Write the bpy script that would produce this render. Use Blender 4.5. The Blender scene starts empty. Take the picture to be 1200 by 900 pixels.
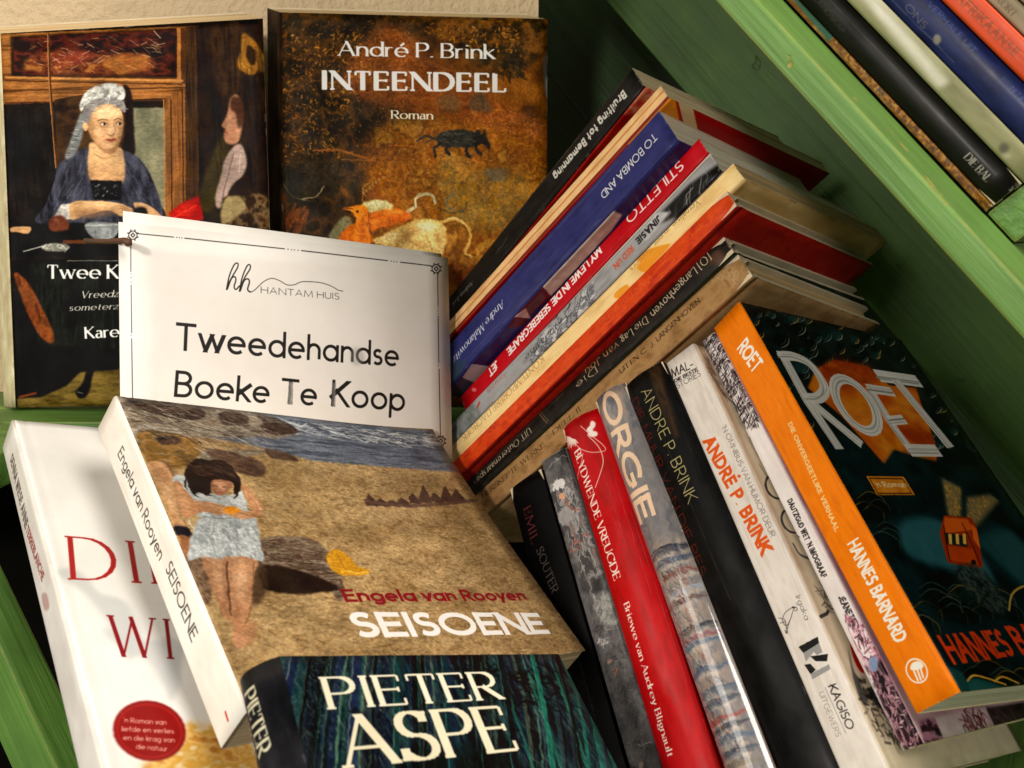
import bpy, bmesh, math, random
import numpy as np
from mathutils import Vector, Matrix

# ------------------------------------------------------------------ camera, light, exposure
scene = bpy.context.scene
C = scene.collection
PITCH = math.radians(10.0)
cam_data = bpy.data.cameras.new("camera")
cam_data.lens = 30.0
cam_data.sensor_width = 36.0
cam_data.clip_start = 0.01
cam_data.clip_end = 50.0
cam_data.dof.use_dof = True
cam_data.dof.focus_distance = 0.43
cam_data.dof.aperture_fstop = 18.0
cam = bpy.data.objects.new("camera", cam_data)
cam.location = (0.0, 0.0, 1.0)
cam.rotation_euler = (math.radians(90) - PITCH, 0.0, 0.0)
C.objects.link(cam)
scene.camera = cam

world = bpy.data.worlds.new("World")
scene.world = world
world.use_nodes = True
bg = world.node_tree.nodes["Background"]
bg.inputs[0].default_value = (1.0, 0.93, 0.83, 1.0)
bg.inputs[1].default_value = 0.14


def area_lamp(name, loc, target, size, power, colour):
    d = bpy.data.lights.new(name, 'AREA')
    d.shape = 'DISK'
    d.size = size
    d.energy = power
    d.color = colour
    o = bpy.data.objects.new(name, d)
    o.location = loc
    o.rotation_euler = (Vector(target) - Vector(loc)).to_track_quat('-Z', 'Y').to_euler()
    C.objects.link(o)
    return o


area_lamp("room_lamp", (-0.50, -1.00, 1.50), (0.08, 0.45, 0.95), 0.16, 13.5, (1.0, 0.92, 0.82))
area_lamp("ceiling_light", (0.80, -0.45, 2.1), (0.0, 0.45, 0.9), 0.7, 24.0, (1.0, 0.92, 0.82))

area_lamp("side_light", (-1.15, -0.55, 1.45), (0.25, 0.5, 0.95), 0.8, 8.5, (1.0, 0.92, 0.82))  # added fill lamp that brightens the crate's back boards

scene.view_settings.view_transform = 'Standard'
scene.view_settings.look = 'None'
scene.view_settings.gamma = 1.0
scene.view_settings.exposure = 0.1
scene.view_settings.use_curve_mapping = False
scene.render.resolution_x = 1024
scene.render.resolution_y = 768
scene.cycles.use_denoising = True
scene.cycles.max_bounces = 6

# ------------------------------------------------------------------ frames fitted to image coordinates (metres, world axes)
CAMPOS = np.array([0.0, 0.0, 1.0])
_s, _c = math.sin(PITCH), math.cos(PITCH)
CAM_AXES = np.array([[1, 0, 0], [0, -_s, _c], [0, -_c, -_s]])   # camera axes (right, down, ahead) -> world
# the tilted crate's own axes: depth, up along its boards, across
CU = CAM_AXES @ np.array([.56847658, -.14011747, .81067963])
CV = CAM_AXES @ np.array([-.5562481, -.7914841, .25326068])
CW = CAM_AXES @ np.array([.60615379, -.59491177, -.52788025])


def crate_pt(u, v, w):
    return CAMPOS + CU * u + CV * v + CW * w


# book: origin (tail, spine, back corner), depth axis, height axis, (depth, height, thickness)
POSE = {
'A': ((-0.31499, 0.54222, 0.88951), (0.99712, -0.06606, 0.03716), (-0.02683, 0.15096, 0.98818), (0.16975, 0.23508, 0.01226)),
'B': ((-0.14707, 0.54890, 0.88950), (0.99837, 0.05615, -0.01040), (0.00243, 0.14017, 0.99012), (0.16865, 0.24791, 0.01479)),
'C': ((-0.18529, 0.38800, 0.87314), (0.78928, 0.60470, -0.10664), (-0.02385, 0.20374, 0.97874), (0.18820, 0.13500, 0.00120)),
'D': ((-0.12730, 0.23350, 0.81107), (0.71933, 0.65011, -0.24477), (-0.53205, 0.74216, 0.40757), (0.15000, 0.21592, 0.01694)),
'E': ((-0.09661, 0.25700, 0.83178), (0.64946, 0.71676, -0.25387), (-0.52962, 0.66597, 0.52534), (0.18767, 0.15949, 0.01974)),
'F': ((-0.01125, 0.09392, 0.75711), (0.76755, 0.57064, -0.29195), (-0.39218, 0.77834, 0.49028), (0.12775, 0.19996, 0.02027)),
'G1': ((-0.05713, 0.56024, 0.93941), (0.74763, 0.63996, -0.17748), (0.56106, -0.46566, 0.68437), (0.14000, 0.21183, 0.01519)),
'G2': ((-0.05395, 0.54862, 0.93009), (0.74431, 0.64190, -0.18427), (0.58169, -0.48759, 0.65108), (0.15950, 0.21909, 0.00950)),
'G3': ((-0.05268, 0.53814, 0.91647), (0.73229, 0.65088, -0.20024), (0.58590, -0.45231, 0.67241), (0.14000, 0.21420, 0.02221)),
'G4': ((-0.03269, 0.53130, 0.89867), (0.75563, 0.61571, -0.22345), (0.57283, -0.45575, 0.68129), (0.15862, 0.21660, 0.01122)),
'G5': ((-0.04949, 0.53003, 0.86954), (0.73647, 0.64447, -0.20561), (0.58258, -0.44977, 0.67698), (0.13873, 0.24724, 0.01127)),
'G6': ((-0.04651, 0.52407, 0.85995), (0.73606, 0.64667, -0.20009), (0.58207, -0.45375, 0.67476), (0.14986, 0.25592, 0.01098)),
'G7': ((-0.04636, 0.51068, 0.85096), (0.72590, 0.65386, -0.21338), (0.58932, -0.43131, 0.68313), (0.14348, 0.24663, 0.00969)),
'G8': ((-0.04554, 0.52004, 0.82896), (0.72578, 0.65351, -0.21489), (0.58916, -0.42921, 0.68459), (0.14002, 0.24805, 0.01052)),
'G9': ((-0.04259, 0.51532, 0.81984), (0.71963, 0.65437, -0.23223), (0.59981, -0.41736, 0.68267), (0.14136, 0.24984, 0.01425)),
'H1': ((0.03873, 0.35069, 0.73016), (0.67194, 0.61368, -0.41461), (-0.22117, 0.70055, 0.67847), (0.13995, 0.18186, 0.02490)),
'H2': ((0.05878, 0.33418, 0.74414), (0.64443, 0.64473, -0.41113), (-0.22922, 0.67582, 0.70052), (0.13960, 0.18650, 0.01683)),
'H3': ((0.06990, 0.32010, 0.75606), (0.62459, 0.65919, -0.41874), (-0.21916, 0.66260, 0.71619), (0.13990, 0.19502, 0.02573)),
'H4': ((0.09187, 0.30493, 0.77016), (0.64396, 0.65346, -0.39788), (-0.23889, 0.66581, 0.70685), (0.13988, 0.20209, 0.02019)),
'H5': ((0.10976, 0.29843, 0.77826), (0.67123, 0.65502, -0.34697), (-0.25978, 0.64628, 0.71752), (0.13984, 0.20162, 0.02450)),
'H6': ((0.12695, 0.28823, 0.79202), (0.73254, 0.60875, -0.30465), (-0.24907, 0.65619, 0.71231), (0.13952, 0.20198, 0.01833)),
'H7': ((0.14702, 0.29250, 0.80792), (0.78943, 0.56979, -0.22835), (-0.26853, 0.65507, 0.70624), (0.13924, 0.19642, 0.00874)),
'H8': ((0.14639, 0.28403, 0.82824), (0.84950, 0.48548, -0.20656), (-0.24686, 0.71176, 0.65761), (0.12664, 0.19054, 0.01985)),
'T1': ((0.18259, 0.33576, 1.00839), (0.56848, 0.82269, -0.00278), (-0.55625, 0.38685, 0.73548), (0.13000, 0.20000, 0.00320)),
'T2': ((0.18477, 0.33426, 1.01083), (0.56848, 0.82269, -0.00278), (-0.55625, 0.38685, 0.73548), (0.13000, 0.20000, 0.01160)),
'T3': ((0.19097, 0.32757, 1.01904), (0.56848, 0.82269, -0.00278), (-0.55625, 0.38685, 0.73548), (0.13000, 0.20000, 0.00860)),
'T4': ((0.19813, 0.32629, 1.02513), (0.56848, 0.82269, -0.00278), (-0.55625, 0.38685, 0.73548), (0.13000, 0.20000, 0.01300)),
'T5': ((0.20523, 0.31898, 1.03435), (0.56848, 0.82269, -0.00278), (-0.55625, 0.38685, 0.73548), (0.13000, 0.20000, 0.00950)),
'T6': ((0.21363, 0.31807, 1.04118), (0.56848, 0.82269, -0.00278), (-0.55625, 0.38685, 0.73548), (0.13000, 0.20000, 0.00660)),
'T7': ((0.21623, 0.31264, 1.04600), (0.56848, 0.82269, -0.00278), (-0.55625, 0.38685, 0.73548), (0.13000, 0.20000, 0.01300)),
}


# ------------------------------------------------------------------ object helpers
def tag(o, label=None, cat=None, group=None, kind=None):
    if label: o['label'] = label
    if cat: o['category'] = cat
    if group: o['group'] = group
    if kind: o['kind'] = kind
    return o


def mesh_obj(name, verts, faces, mats, parent=None, uvs=None, mat_idx=None, smooth=None):
    me = bpy.data.meshes.new(name)
    me.from_pydata([tuple(v) for v in verts], [], faces)
    for m in (mats if isinstance(mats, (list, tuple)) else [mats]):
        me.materials.append(m)
    if uvs is not None:
        lay = me.uv_layers.new(name="UVMap")
        li = 0
        for f in faces:
            for vi in f:
                lay.data[li].uv = uvs[vi]
                li += 1
    if mat_idx is not None:
        me.polygons.foreach_set('material_index', mat_idx)
    if smooth is not None:
        me.polygons.foreach_set('use_smooth', smooth)
    me.update()
    o = bpy.data.objects.new(name, me)
    C.objects.link(o)
    if parent: o.parent = parent
    return o


def empty(name, M):
    o = bpy.data.objects.new(name, None)
    o.empty_display_size = 0.02
    o.matrix_world = M
    C.objects.link(o)
    return o


def frame_matrix(P, u, v):
    u = Vector(u).normalized(); v = Vector(v); v = (v - u * u.dot(v)).normalized(); w = u.cross(v)
    M = Matrix.Identity(4)
    for i in range(3):
        M[i][0], M[i][1], M[i][2], M[i][3] = u[i], v[i], w[i], P[i]
    return M


def box_obj(name, lo, hi, mat, parent=None, bevel=0.0, jitter=0.0, seed=0):
    bm = bmesh.new()
    bmesh.ops.create_cube(bm, size=1.0)
    rnd = random.Random(seed)
    for v in bm.verts:
        for i in range(3):
            v.co[i] = lo[i] + (v.co[i] + .5) * (hi[i] - lo[i]) + rnd.uniform(-jitter, jitter)
    if bevel:
        bmesh.ops.bevel(bm, geom=list(bm.edges), offset=bevel, segments=2, affect='EDGES', profile=0.6)
    me = bpy.data.meshes.new(name)
    bm.to_mesh(me); bm.free()
    for p in me.polygons: p.use_smooth = False
    me.materials.append(mat)
    o = bpy.data.objects.new(name, me)
    C.objects.link(o)
    if parent: o.parent = parent
    return o


# ------------------------------------------------------------------ node materials
def new_mat(name):
    m = bpy.data.materials.new(name)
    m.use_nodes = True
    nt = m.node_tree
    return m, nt, nt.nodes["Principled BSDF"]


def node(nt, kind, **kw):
    n = nt.nodes.new(kind)
    for k, v in kw.items(): setattr(n, k, v)
    return n


def lin(c):
    return tuple(((x / 255.0) / 12.92 if x / 255.0 <= .04045 else ((x / 255.0 + .055) / 1.055) ** 2.4) for x in c)


def mat_wood(name, base, worn, grain_axis=1, scale=1.0, dark=0.68):
    m, nt, b = new_mat(name)
    tc = node(nt, 'ShaderNodeTexCoord')
    mp = node(nt, 'ShaderNodeMapping')
    sc = [90.0 * scale] * 3; sc[grain_axis] = 5.0 * scale
    mp.inputs['Scale'].default_value = sc
    nt.links.new(tc.outputs['Object'], mp.inputs['Vector'])
    n1 = node(nt, 'ShaderNodeTexNoise'); n1.inputs['Scale'].default_value = 1.6; n1.inputs['Detail'].default_value = 6
    n1.inputs['Distortion'].default_value = 0.5
    nt.links.new(mp.outputs[0], n1.inputs['Vector'])
    n2 = node(nt, 'ShaderNodeTexNoise'); n2.inputs['Scale'].default_value = 22; n2.inputs['Detail'].default_value = 5
    nt.links.new(tc.outputs['Object'], n2.inputs['Vector'])
    r1 = node(nt, 'ShaderNodeValToRGB')
    r1.color_ramp.elements[0].position = .3; r1.color_ramp.elements[1].position = .72
    r1.color_ramp.elements[0].color = tuple(x * dark for x in base) + (1,)
    r1.color_ramp.elements[1].color = tuple(min(1, x * 1.18) for x in base) + (1,)
    nt.links.new(n1.outputs[0], r1.inputs[0])
    r2 = node(nt, 'ShaderNodeValToRGB')
    r2.color_ramp.elements[0].position = .35; r2.color_ramp.elements[1].position = .7
    r2.color_ramp.elements[0].color = (.72, .74, .68, 1); r2.color_ramp.elements[1].color = (1.08, 1.06, 1.0, 1)
    nt.links.new(n2.outputs[0], r2.inputs[0])
    mul = node(nt, 'ShaderNodeMix', data_type='RGBA', blend_type='MULTIPLY'); mul.inputs[0].default_value = 1
    nt.links.new(r1.outputs[0], mul.inputs[6]); nt.links.new(r2.outputs[0], mul.inputs[7])
    # worn arrises: where the bevelled normal leaves the true normal, broken up by noise
    bev = node(nt, 'ShaderNodeBevel'); bev.samples = 4; bev.inputs[0].default_value = .0016
    geo = node(nt, 'ShaderNodeNewGeometry')
    dot = node(nt, 'ShaderNodeVectorMath', operation='DOT_PRODUCT')
    nt.links.new(bev.outputs[0], dot.inputs[0]); nt.links.new(geo.outputs['True Normal'], dot.inputs[1])
    n3 = node(nt, 'ShaderNodeTexNoise'); n3.inputs['Scale'].default_value = 130; n3.inputs['Detail'].default_value = 4
    nt.links.new(tc.outputs['Object'], n3.inputs['Vector'])
    inv = node(nt, 'ShaderNodeMath', operation='SUBTRACT'); inv.inputs[0].default_value = 1.0
    nt.links.new(dot.outputs['Value'], inv.inputs[1])
    am = node(nt, 'ShaderNodeMath', operation='MULTIPLY'); nt.links.new(inv.outputs[0], am.inputs[0]); nt.links.new(n3.outputs[0], am.inputs[1])
    mr = node(nt, 'ShaderNodeMapRange'); mr.inputs[1].default_value = .04; mr.inputs[2].default_value = .11
    nt.links.new(am.outputs[0], mr.inputs[0])
    # a few chips in the paint
    n4 = node(nt, 'ShaderNodeTexNoise'); n4.inputs['Scale'].default_value = 60; n4.inputs['Detail'].default_value = 8
    nt.links.new(tc.outputs['Object'], n4.inputs['Vector'])
    ch = node(nt, 'ShaderNodeMapRange'); ch.inputs[1].default_value = .69; ch.inputs[2].default_value = .715
    ch.inputs[4].default_value = .6
    nt.links.new(n4.outputs[0], ch.inputs[0])
    mx = node(nt, 'ShaderNodeMath', operation='MAXIMUM')
    nt.links.new(mr.outputs[0], mx.inputs[0]); nt.links.new(ch.outputs[0], mx.inputs[1])
    mix = node(nt, 'ShaderNodeMix', data_type='RGBA')
    nt.links.new(mx.outputs[0], mix.inputs[0]); nt.links.new(mul.outputs[2], mix.inputs[6]); mix.inputs[7].default_value = worn + (1,)
    nt.links.new(mix.outputs[2], b.inputs['Base Color'])
    b.inputs['Roughness'].default_value = .55
    mpb = node(nt, 'ShaderNodeMapping'); sb_ = [420.0 * scale] * 3; sb_[grain_axis] = 14.0 * scale
    mpb.inputs['Scale'].default_value = sb_; nt.links.new(tc.outputs['Object'], mpb.inputs['Vector'])
    nb = node(nt, 'ShaderNodeTexNoise'); nb.inputs['Scale'].default_value = 1.0; nb.inputs['Detail'].default_value = 4
    nt.links.new(mpb.outputs[0], nb.inputs['Vector'])
    hb = node(nt, 'ShaderNodeMath', operation='MULTIPLY_ADD'); hb.inputs[1].default_value = .6
    nt.links.new(nb.outputs[0], hb.inputs[0]); nt.links.new(n1.outputs[0], hb.inputs[2])
    hc = node(nt, 'ShaderNodeMath', operation='MULTIPLY_ADD'); hc.inputs[1].default_value = -.9
    nt.links.new(mx.outputs[0], hc.inputs[0]); nt.links.new(hb.outputs[0], hc.inputs[2])
    bp = node(nt, 'ShaderNodeBump'); bp.inputs['Strength'].default_value = .7; bp.inputs['Distance'].default_value = .0012
    nt.links.new(hc.outputs[0], bp.inputs['Height']); nt.links.new(bp.outputs[0], b.inputs['Normal'])
    return m


def mat_plaster(name, base):
    m, nt, b = new_mat(name)
    tc = node(nt, 'ShaderNodeTexCoord')
    n1 = node(nt, 'ShaderNodeTexNoise'); n1.inputs['Scale'].default_value = 150; n1.inputs['Detail'].default_value = 5; n1.inputs['Roughness'].default_value = .55
    n2 = node(nt, 'ShaderNodeTexNoise'); n2.inputs['Scale'].default_value = 14; n2.inputs['Detail'].default_value = 4
    nt.links.new(tc.outputs['Object'], n1.inputs['Vector']); nt.links.new(tc.outputs['Object'], n2.inputs['Vector'])
    r = node(nt, 'ShaderNodeValToRGB')
    r.color_ramp.elements[0].position = .3; r.color_ramp.elements[1].position = .7
    r.color_ramp.elements[0].color = tuple(x * .84 for x in base) + (1,); r.color_ramp.elements[1].color = tuple(base) + (1,)
    nt.links.new(n2.outputs[0], r.inputs[0]); nt.links.new(r.outputs[0], b.inputs['Base Color'])
    b.inputs['Roughness'].default_value = .85
    bp = node(nt, 'ShaderNodeBump'); bp.inputs['Strength'].default_value = .9; bp.inputs['Distance'].default_value = .004
    nt.links.new(n1.outputs[0], bp.inputs['Height']); nt.links.new(bp.outputs[0], b.inputs['Normal'])
    return m


def mat_pages(name, base, edge=(.45, .33, .2), contrast=.42):
    """Trimmed page edges: fine leaves stacked along the book's thickness."""
    m, nt, b = new_mat(name)
    tc = node(nt, 'ShaderNodeTexCoord')
    mp = node(nt, 'ShaderNodeMapping'); mp.inputs['Scale'].default_value = (5, 5, 1500)
    nt.links.new(tc.outputs['Object'], mp.inputs['Vector'])
    n = node(nt, 'ShaderNodeTexNoise'); n.inputs['Scale'].default_value = 1; n.inputs['Detail'].default_value = 3
    nt.links.new(mp.outputs[0], n.inputs['Vector'])
    mp2 = node(nt, 'ShaderNodeMapping'); mp2.inputs['Scale'].default_value = (9, 9, 600)
    nt.links.new(tc.outputs['Object'], mp2.inputs['Vector'])
    n2 = node(nt, 'ShaderNodeTexNoise'); n2.inputs['Scale'].default_value = 1; n2.inputs['Detail'].default_value = 4
    nt.links.new(mp2.outputs[0], n2.inputs['Vector'])
    ad = node(nt, 'ShaderNodeMath', operation='ADD'); nt.links.new(n.outputs[0], ad.inputs[0]); nt.links.new(n2.outputs[0], ad.inputs[1])
    r = node(nt, 'ShaderNodeValToRGB')
    r.color_ramp.elements[0].position = .36; r.color_ramp.elements[1].position = .56
    mrr = node(nt, 'ShaderNodeMath', operation='MULTIPLY'); mrr.inputs[1].default_value = .5
    nt.links.new(ad.outputs[0], mrr.inputs[0])
    r.color_ramp.elements[0].color = tuple(x * (1 - contrast) * (.7 + .3 * e / max(edge)) for x, e in zip(base, edge)) + (1,)
    r.color_ramp.elements[1].color = tuple(base) + (1,)
    nt.links.new(mrr.outputs[0], r.inputs[0]); nt.links.new(r.outputs[0], b.inputs['Base Color'])
    b.inputs['Roughness'].default_value = .8
    bp = node(nt, 'ShaderNodeBump'); bp.inputs['Strength'].default_value = .5; bp.inputs['Distance'].default_value = .0006
    nt.links.new(ad.outputs[0], bp.inputs['Height']); nt.links.new(bp.outputs[0], b.inputs['Normal'])
    return m


def mat_print(name, image, rough=.38, coat=.25, bump=.12, spec=.3, coat_rough=.22):
    """Printed board: the flat print painted by this script plus procedural scuffs, dimples and gloss."""
    m, nt, b = new_mat(name)
    tc = node(nt, 'ShaderNodeTexCoord')
    if image is not None:
        im = node(nt, 'ShaderNodeTexImage'); im.image = image; im.extension = 'EXTEND'; im.interpolation = 'Cubic'
        nt.links.new(tc.outputs['UV'], im.inputs[0]); col = im.outputs[0]
    n1 = node(nt, 'ShaderNodeTexNoise'); n1.inputs['Scale'].default_value = 55; n1.inputs['Detail'].default_value = 7
    nt.links.new(tc.outputs['Object'], n1.inputs['Vector'])
    r = node(nt, 'ShaderNodeMapRange'); r.inputs[1].default_value = .3; r.inputs[2].default_value = .7
    r.inputs[3].default_value = max(.05, rough - .1); r.inputs[4].default_value = min(1, rough + .15)
    nt.links.new(n1.outputs[0], r.inputs[0]); nt.links.new(r.outputs[0], b.inputs['Roughness'])
    n3 = node(nt, 'ShaderNodeTexNoise'); n3.inputs['Scale'].default_value = 18; n3.inputs['Detail'].default_value = 6
    nt.links.new(tc.outputs['Object'], n3.inputs['Vector'])
    rr = node(nt, 'ShaderNodeValToRGB')
    rr.color_ramp.elements[0].position = .32; rr.color_ramp.elements[1].position = .62
    rr.color_ramp.elements[0].color = (.86, .85, .82, 1); rr.color_ramp.elements[1].color = (1, 1, 1, 1)
    nt.links.new(n3.outputs[0], rr.inputs[0])
    mul = node(nt, 'ShaderNodeMix', data_type='RGBA', blend_type='MULTIPLY'); mul.inputs[0].default_value = .7
    nt.links.new(col, mul.inputs[6]); nt.links.new(rr.outputs[0], mul.inputs[7])
    nt.links.new(mul.outputs[2], b.inputs['Base Color'])
    n2 = node(nt, 'ShaderNodeTexNoise'); n2.inputs['Scale'].default_value = 260; n2.inputs['Detail'].default_value = 3
    nt.links.new(tc.outputs['Object'], n2.inputs['Vector'])
    ad = node(nt, 'ShaderNodeMath', operation='MULTIPLY_ADD'); ad.inputs[1].default_value = .15
    nt.links.new(n2.outputs[0], ad.inputs[0]); nt.links.new(n3.outputs[0], ad.inputs[2])
    bp = node(nt, 'ShaderNodeBump'); bp.inputs['Strength'].default_value = bump; bp.inputs['Distance'].default_value = .003
    nt.links.new(ad.outputs[0], bp.inputs['Height']); nt.links.new(bp.outputs[0], b.inputs['Normal'])
    b.inputs['Specular IOR Level'].default_value = spec
    b.inputs['Coat Weight'].default_value = coat
    b.inputs['Coat Roughness'].default_value = coat_rough
    return m


def mat_plain(name, base, rough=.6, var=.15, scale=60, bump=.15):
    m, nt, b = new_mat(name)
    tc = node(nt, 'ShaderNodeTexCoord')
    n = node(nt, 'ShaderNodeTexNoise'); n.inputs['Scale'].default_value = scale; n.inputs['Detail'].default_value = 5
    nt.links.new(tc.outputs['Object'], n.inputs['Vector'])
    r = node(nt, 'ShaderNodeValToRGB')
    r.color_ramp.elements[0].position = .3; r.color_ramp.elements[1].position = .7
    r.color_ramp.elements[0].color = tuple(x * (1 - var) for x in base) + (1,)
    r.color_ramp.elements[1].color = tuple(min(1, x * (1 + var * .5)) for x in base) + (1,)
    nt.links.new(n.outputs[0], r.inputs[0]); nt.links.new(r.outputs[0], b.inputs['Base Color'])
    b.inputs['Roughness'].default_value = rough
    bp = node(nt, 'ShaderNodeBump'); bp.inputs['Strength'].default_value = bump; bp.inputs['Distance'].default_value = .001
    nt.links.new(n.outputs[0], bp.inputs['Height']); nt.links.new(bp.outputs[0], b.inputs['Normal'])
    return m


# ------------------------------------------------------------------ letter skeletons (cap height 1, x height .64)
SANS = {
'A': (.76, "0,0 .38,1|.38,1 .76,0|.13,.34 .63,.34"),
'B': (.56, "0,0 0,1|0,1 @.27,.76,.25,.24,90,-90 0,.52|0,.52 @.29,.26,.27,.26,90,-90 0,0"),
'C': (.82, "@.5,.5,.5,.5,48,312"),
'D': (.74, "0,0 0,1|0,1 @.24,.5,.5,.5,90,-90 0,0"),
'E': (.52, "0,0 0,1|0,1 .5,1|0,.52 .44,.52|0,0 .52,0"),
'F': (.5, "0,0 0,1|0,1 .5,1|0,.52 .44,.52"),
'G': (.94, "@.5,.5,.5,.5,48,325|.93,.2 .93,.46 .58,.46"),
'H': (.7, "0,0 0,1|.7,0 .7,1|0,.52 .7,.52"),
'I': (.0, "0,0 0,1"),
'J': (.38, "@.18,.24,.2,.24,200,360 .38,1"),
'K': (.62, "0,0 0,1|.58,1 0,.4|.18,.57 .62,0"),
'L': (.46, "0,0 0,1|0,0 .46,0"),
'M': (.9, "0,0 .07,1|.07,1 .45,.1|.45,.1 .83,1|.83,1 .9,0"),
'N': (.74, "0,0 0,1|0,1 .74,0|.74,0 .74,1"),
'O': (1., "@.5,.5,.5,.5,90,450"),
'P': (.55, "0,0 0,1|0,1 @.28,.73,.27,.27,90,-90 0,.46"),
'Q': (1., "@.5,.5,.5,.5,90,450|.6,.25 .95,-.08"),
'R': (.58, "0,0 0,1|0,1 @.28,.73,.27,.27,90,-90 0,.46|.24,.46 .58,0"),
'S': (.5, "@.26,.76,.23,.24,35,270 @.26,.26,.26,.26,90,-145"),
'T': (.62, "0,1 .62,1|.31,1 .31,0"),
'U': (.64, "0,1 0,.32 @.32,.32,.32,.32,180,360 .64,1"),
'V': (.7, "0,1 .35,0|.35,0 .7,1"),
'W': (1.06, "0,1 .28,0|.28,0 .53,.92|.53,.92 .78,0|.78,0 1.06,1"),
'X': (.66, "0,1 .66,0|.66,1 0,0"),
'Y': (.64, "0,1 .32,.48|.64,1 .32,.48|.32,.48 .32,0"),
'Z': (.6, "0,1 .6,1|.6,1 0,0|0,0 .6,0"),
'a': (.6, "@.3,.32,.3,.32,0,360|.6,.64 .6,0"),
'b': (.6, "0,1.02 0,0|@.3,.32,.3,.32,0,360"),
'c': (.5, "@.3,.32,.3,.32,50,310"),
'd': (.6, "@.3,.32,.3,.32,0,360|.6,1.02 .6,0"),
'e': (.6, "0.02,.33 .6,.33 @.3,.32,.3,.32,0,312"),
'f': (.3, "@.3,.82,.16,.2,80,180 .14,0|0,.62 .3,.62"),
'g': (.6, "@.3,.32,.3,.32,0,360|.6,.64 .6,-.04 @.3,-.04,.3,.26,0,-150"),
'h': (.48, "0,1.02 0,0|0,.36 @.24,.38,.24,.26,180,0 .48,0"),
'i': (.0, "0,0 0,.64|0,.84 0,.92"),
'j': (.1, ".08,.64 .08,-.1 @-.04,-.1,.12,.14,0,-90|.08,.84 .08,.92"),
'k': (.46, "0,1.02 0,0|.42,.62 0,.25|.14,.37 .46,0"),
'l': (.0, "0,0 0,1.02"),
'm': (.8, "0,.64 0,0|0,.38 @.2,.42,.2,.22,180,0 .4,0|.4,.38 @.6,.42,.2,.22,180,0 .8,0"),
'n': (.48, "0,.64 0,0|0,.36 @.24,.38,.24,.26,180,0 .48,0"),
'o': (.62, "@.31,.32,.31,.32,90,450"),
'p': (.6, "0,.64 0,-.32|@.3,.32,.3,.32,0,360"),
'q': (.6, "@.3,.32,.3,.32,0,360|.6,.64 .6,-.32"),
'r': (.28, "0,.64 0,0|0,.38 @.22,.4,.22,.24,180,65"),
's': (.36, "@.18,.485,.16,.155,35,270 @.18,.165,.18,.165,90,-145"),
't': (.32, ".14,.92 .14,0|0,.63 .32,.63"),
'u': (.48, "0,.64 0,.24 @.24,.24,.24,.24,180,360|.48,.64 .48,0"),
'v': (.46, "0,.64 .23,0|.23,0 .46,.64"),
'w': (.88, "0,.64 .22,0|.22,0 .44,.62|.44,.62 .66,0|.66,0 .88,.64"),
'x': (.42, "0,.64 .42,0|.42,.64 0,0"),
'y': (.46, "0,.64 .24,0|.46,.64 .12,-.32"),
'z': (.42, "0,.64 .42,.64|.42,.64 0,0|0,0 .42,0"),
'.': (.02, ".0,.0 .0,.07"), ',': (.05, ".04,.06 0,-.12"), "'": (.02, "0,1 0,.8"), '-': (.3, "0,.36 .3,.36"),
'[': (.2, ".2,1.05 0,1.05 0,-.1 .2,-.1"), ']': (.2, "0,1.05 .2,1.05 .2,-.1 0,-.1"),
'_': (.35, ""), ' ': (.2, ""),
}
SERIF_OVR = {
'a': (.42, "@.2,.46,.18,.18,150,0 .38,.06|.38,.38 @.18,.18,.18,.19,100,270 .38,.12|.38,.06 .46,0"),
'g': (.44, "@.2,.42,.2,.22,0,360|.2,.2 .08,.08 .3,0 @.24,-.14,.24,.15,60,-280"),
'y': (.48, "0,.64 .25,0|.48,.64 .18,-.2 .04,-.3"),
't': (.3, ".13,.85 .13,.12 @.23,.12,.1,.12,180,300|0,.62 .3,.62"),
'C': (.82, "@.46,.5,.46,.5,50,312|.77,.76 .77,.98"),
'S': (.52, "@.26,.75,.23,.25,35,270 @.26,.25,.27,.25,90,-145|.46,.78 .46,.98|.0,.24 .0,.02"),
'O': (.94, "@.47,.5,.47,.5,90,450"),
'G': (.86, "@.46,.5,.46,.5,50,325|.84,.16 .84,.42|.78,.76 .78,.98"),
}
XH = .64


def glyph_strokes(ch, serif):
    src = SERIF_OVR.get(ch, SANS.get(ch)) if serif else SANS.get(ch)
    if src is None: src = SANS['o']
    adv, txt = src
    out = []
    for part in txt.split('|'):
        pts = []
        for t in part.split():
            if t[0] == '@':
                cx, cy, rx, ry, a0, a1 = map(float, t[1:].split(','))
                n = max(6, int(abs(a1 - a0) / 18))
                for k in range(n + 1):
                    a = math.radians(a0 + (a1 - a0) * k / n)
                    pts.append((cx + rx * math.cos(a), cy + ry * math.sin(a)))
            else:
                pts.append(tuple(map(float, t.split(','))))
        if pts: out.append(pts)
    return adv, out


STY = {   # weight, thin weight, serif half-length, slant, tracking, x scale, jitter
'sans': dict(w=.125, t=.12, s=0, sl=0, tr=.22),
'sansl': dict(w=.075, t=.075, s=0, sl=0, tr=.22),
'sansb': dict(w=.215, t=.185, s=0, sl=0, tr=.25),
'cond': dict(w=.25, t=.21, s=0, sl=0, tr=.36),
'serif': dict(w=.18, t=.06, s=.09, sl=0, tr=.2),
'serifb': dict(w=.26, t=.09, s=.10, sl=0, tr=.28),
'serifl': dict(w=.095, t=.035, s=.09, sl=0, tr=.30),
'ital': dict(w=.12, t=.05, s=.06, sl=.22, tr=.24),
'hand': dict(w=.2, t=.17, s=0, sl=.0, tr=.28, j=.03),
'worn': dict(w=.11, t=.06, s=.07, sl=0, tr=.26, j=.05),
}


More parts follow.
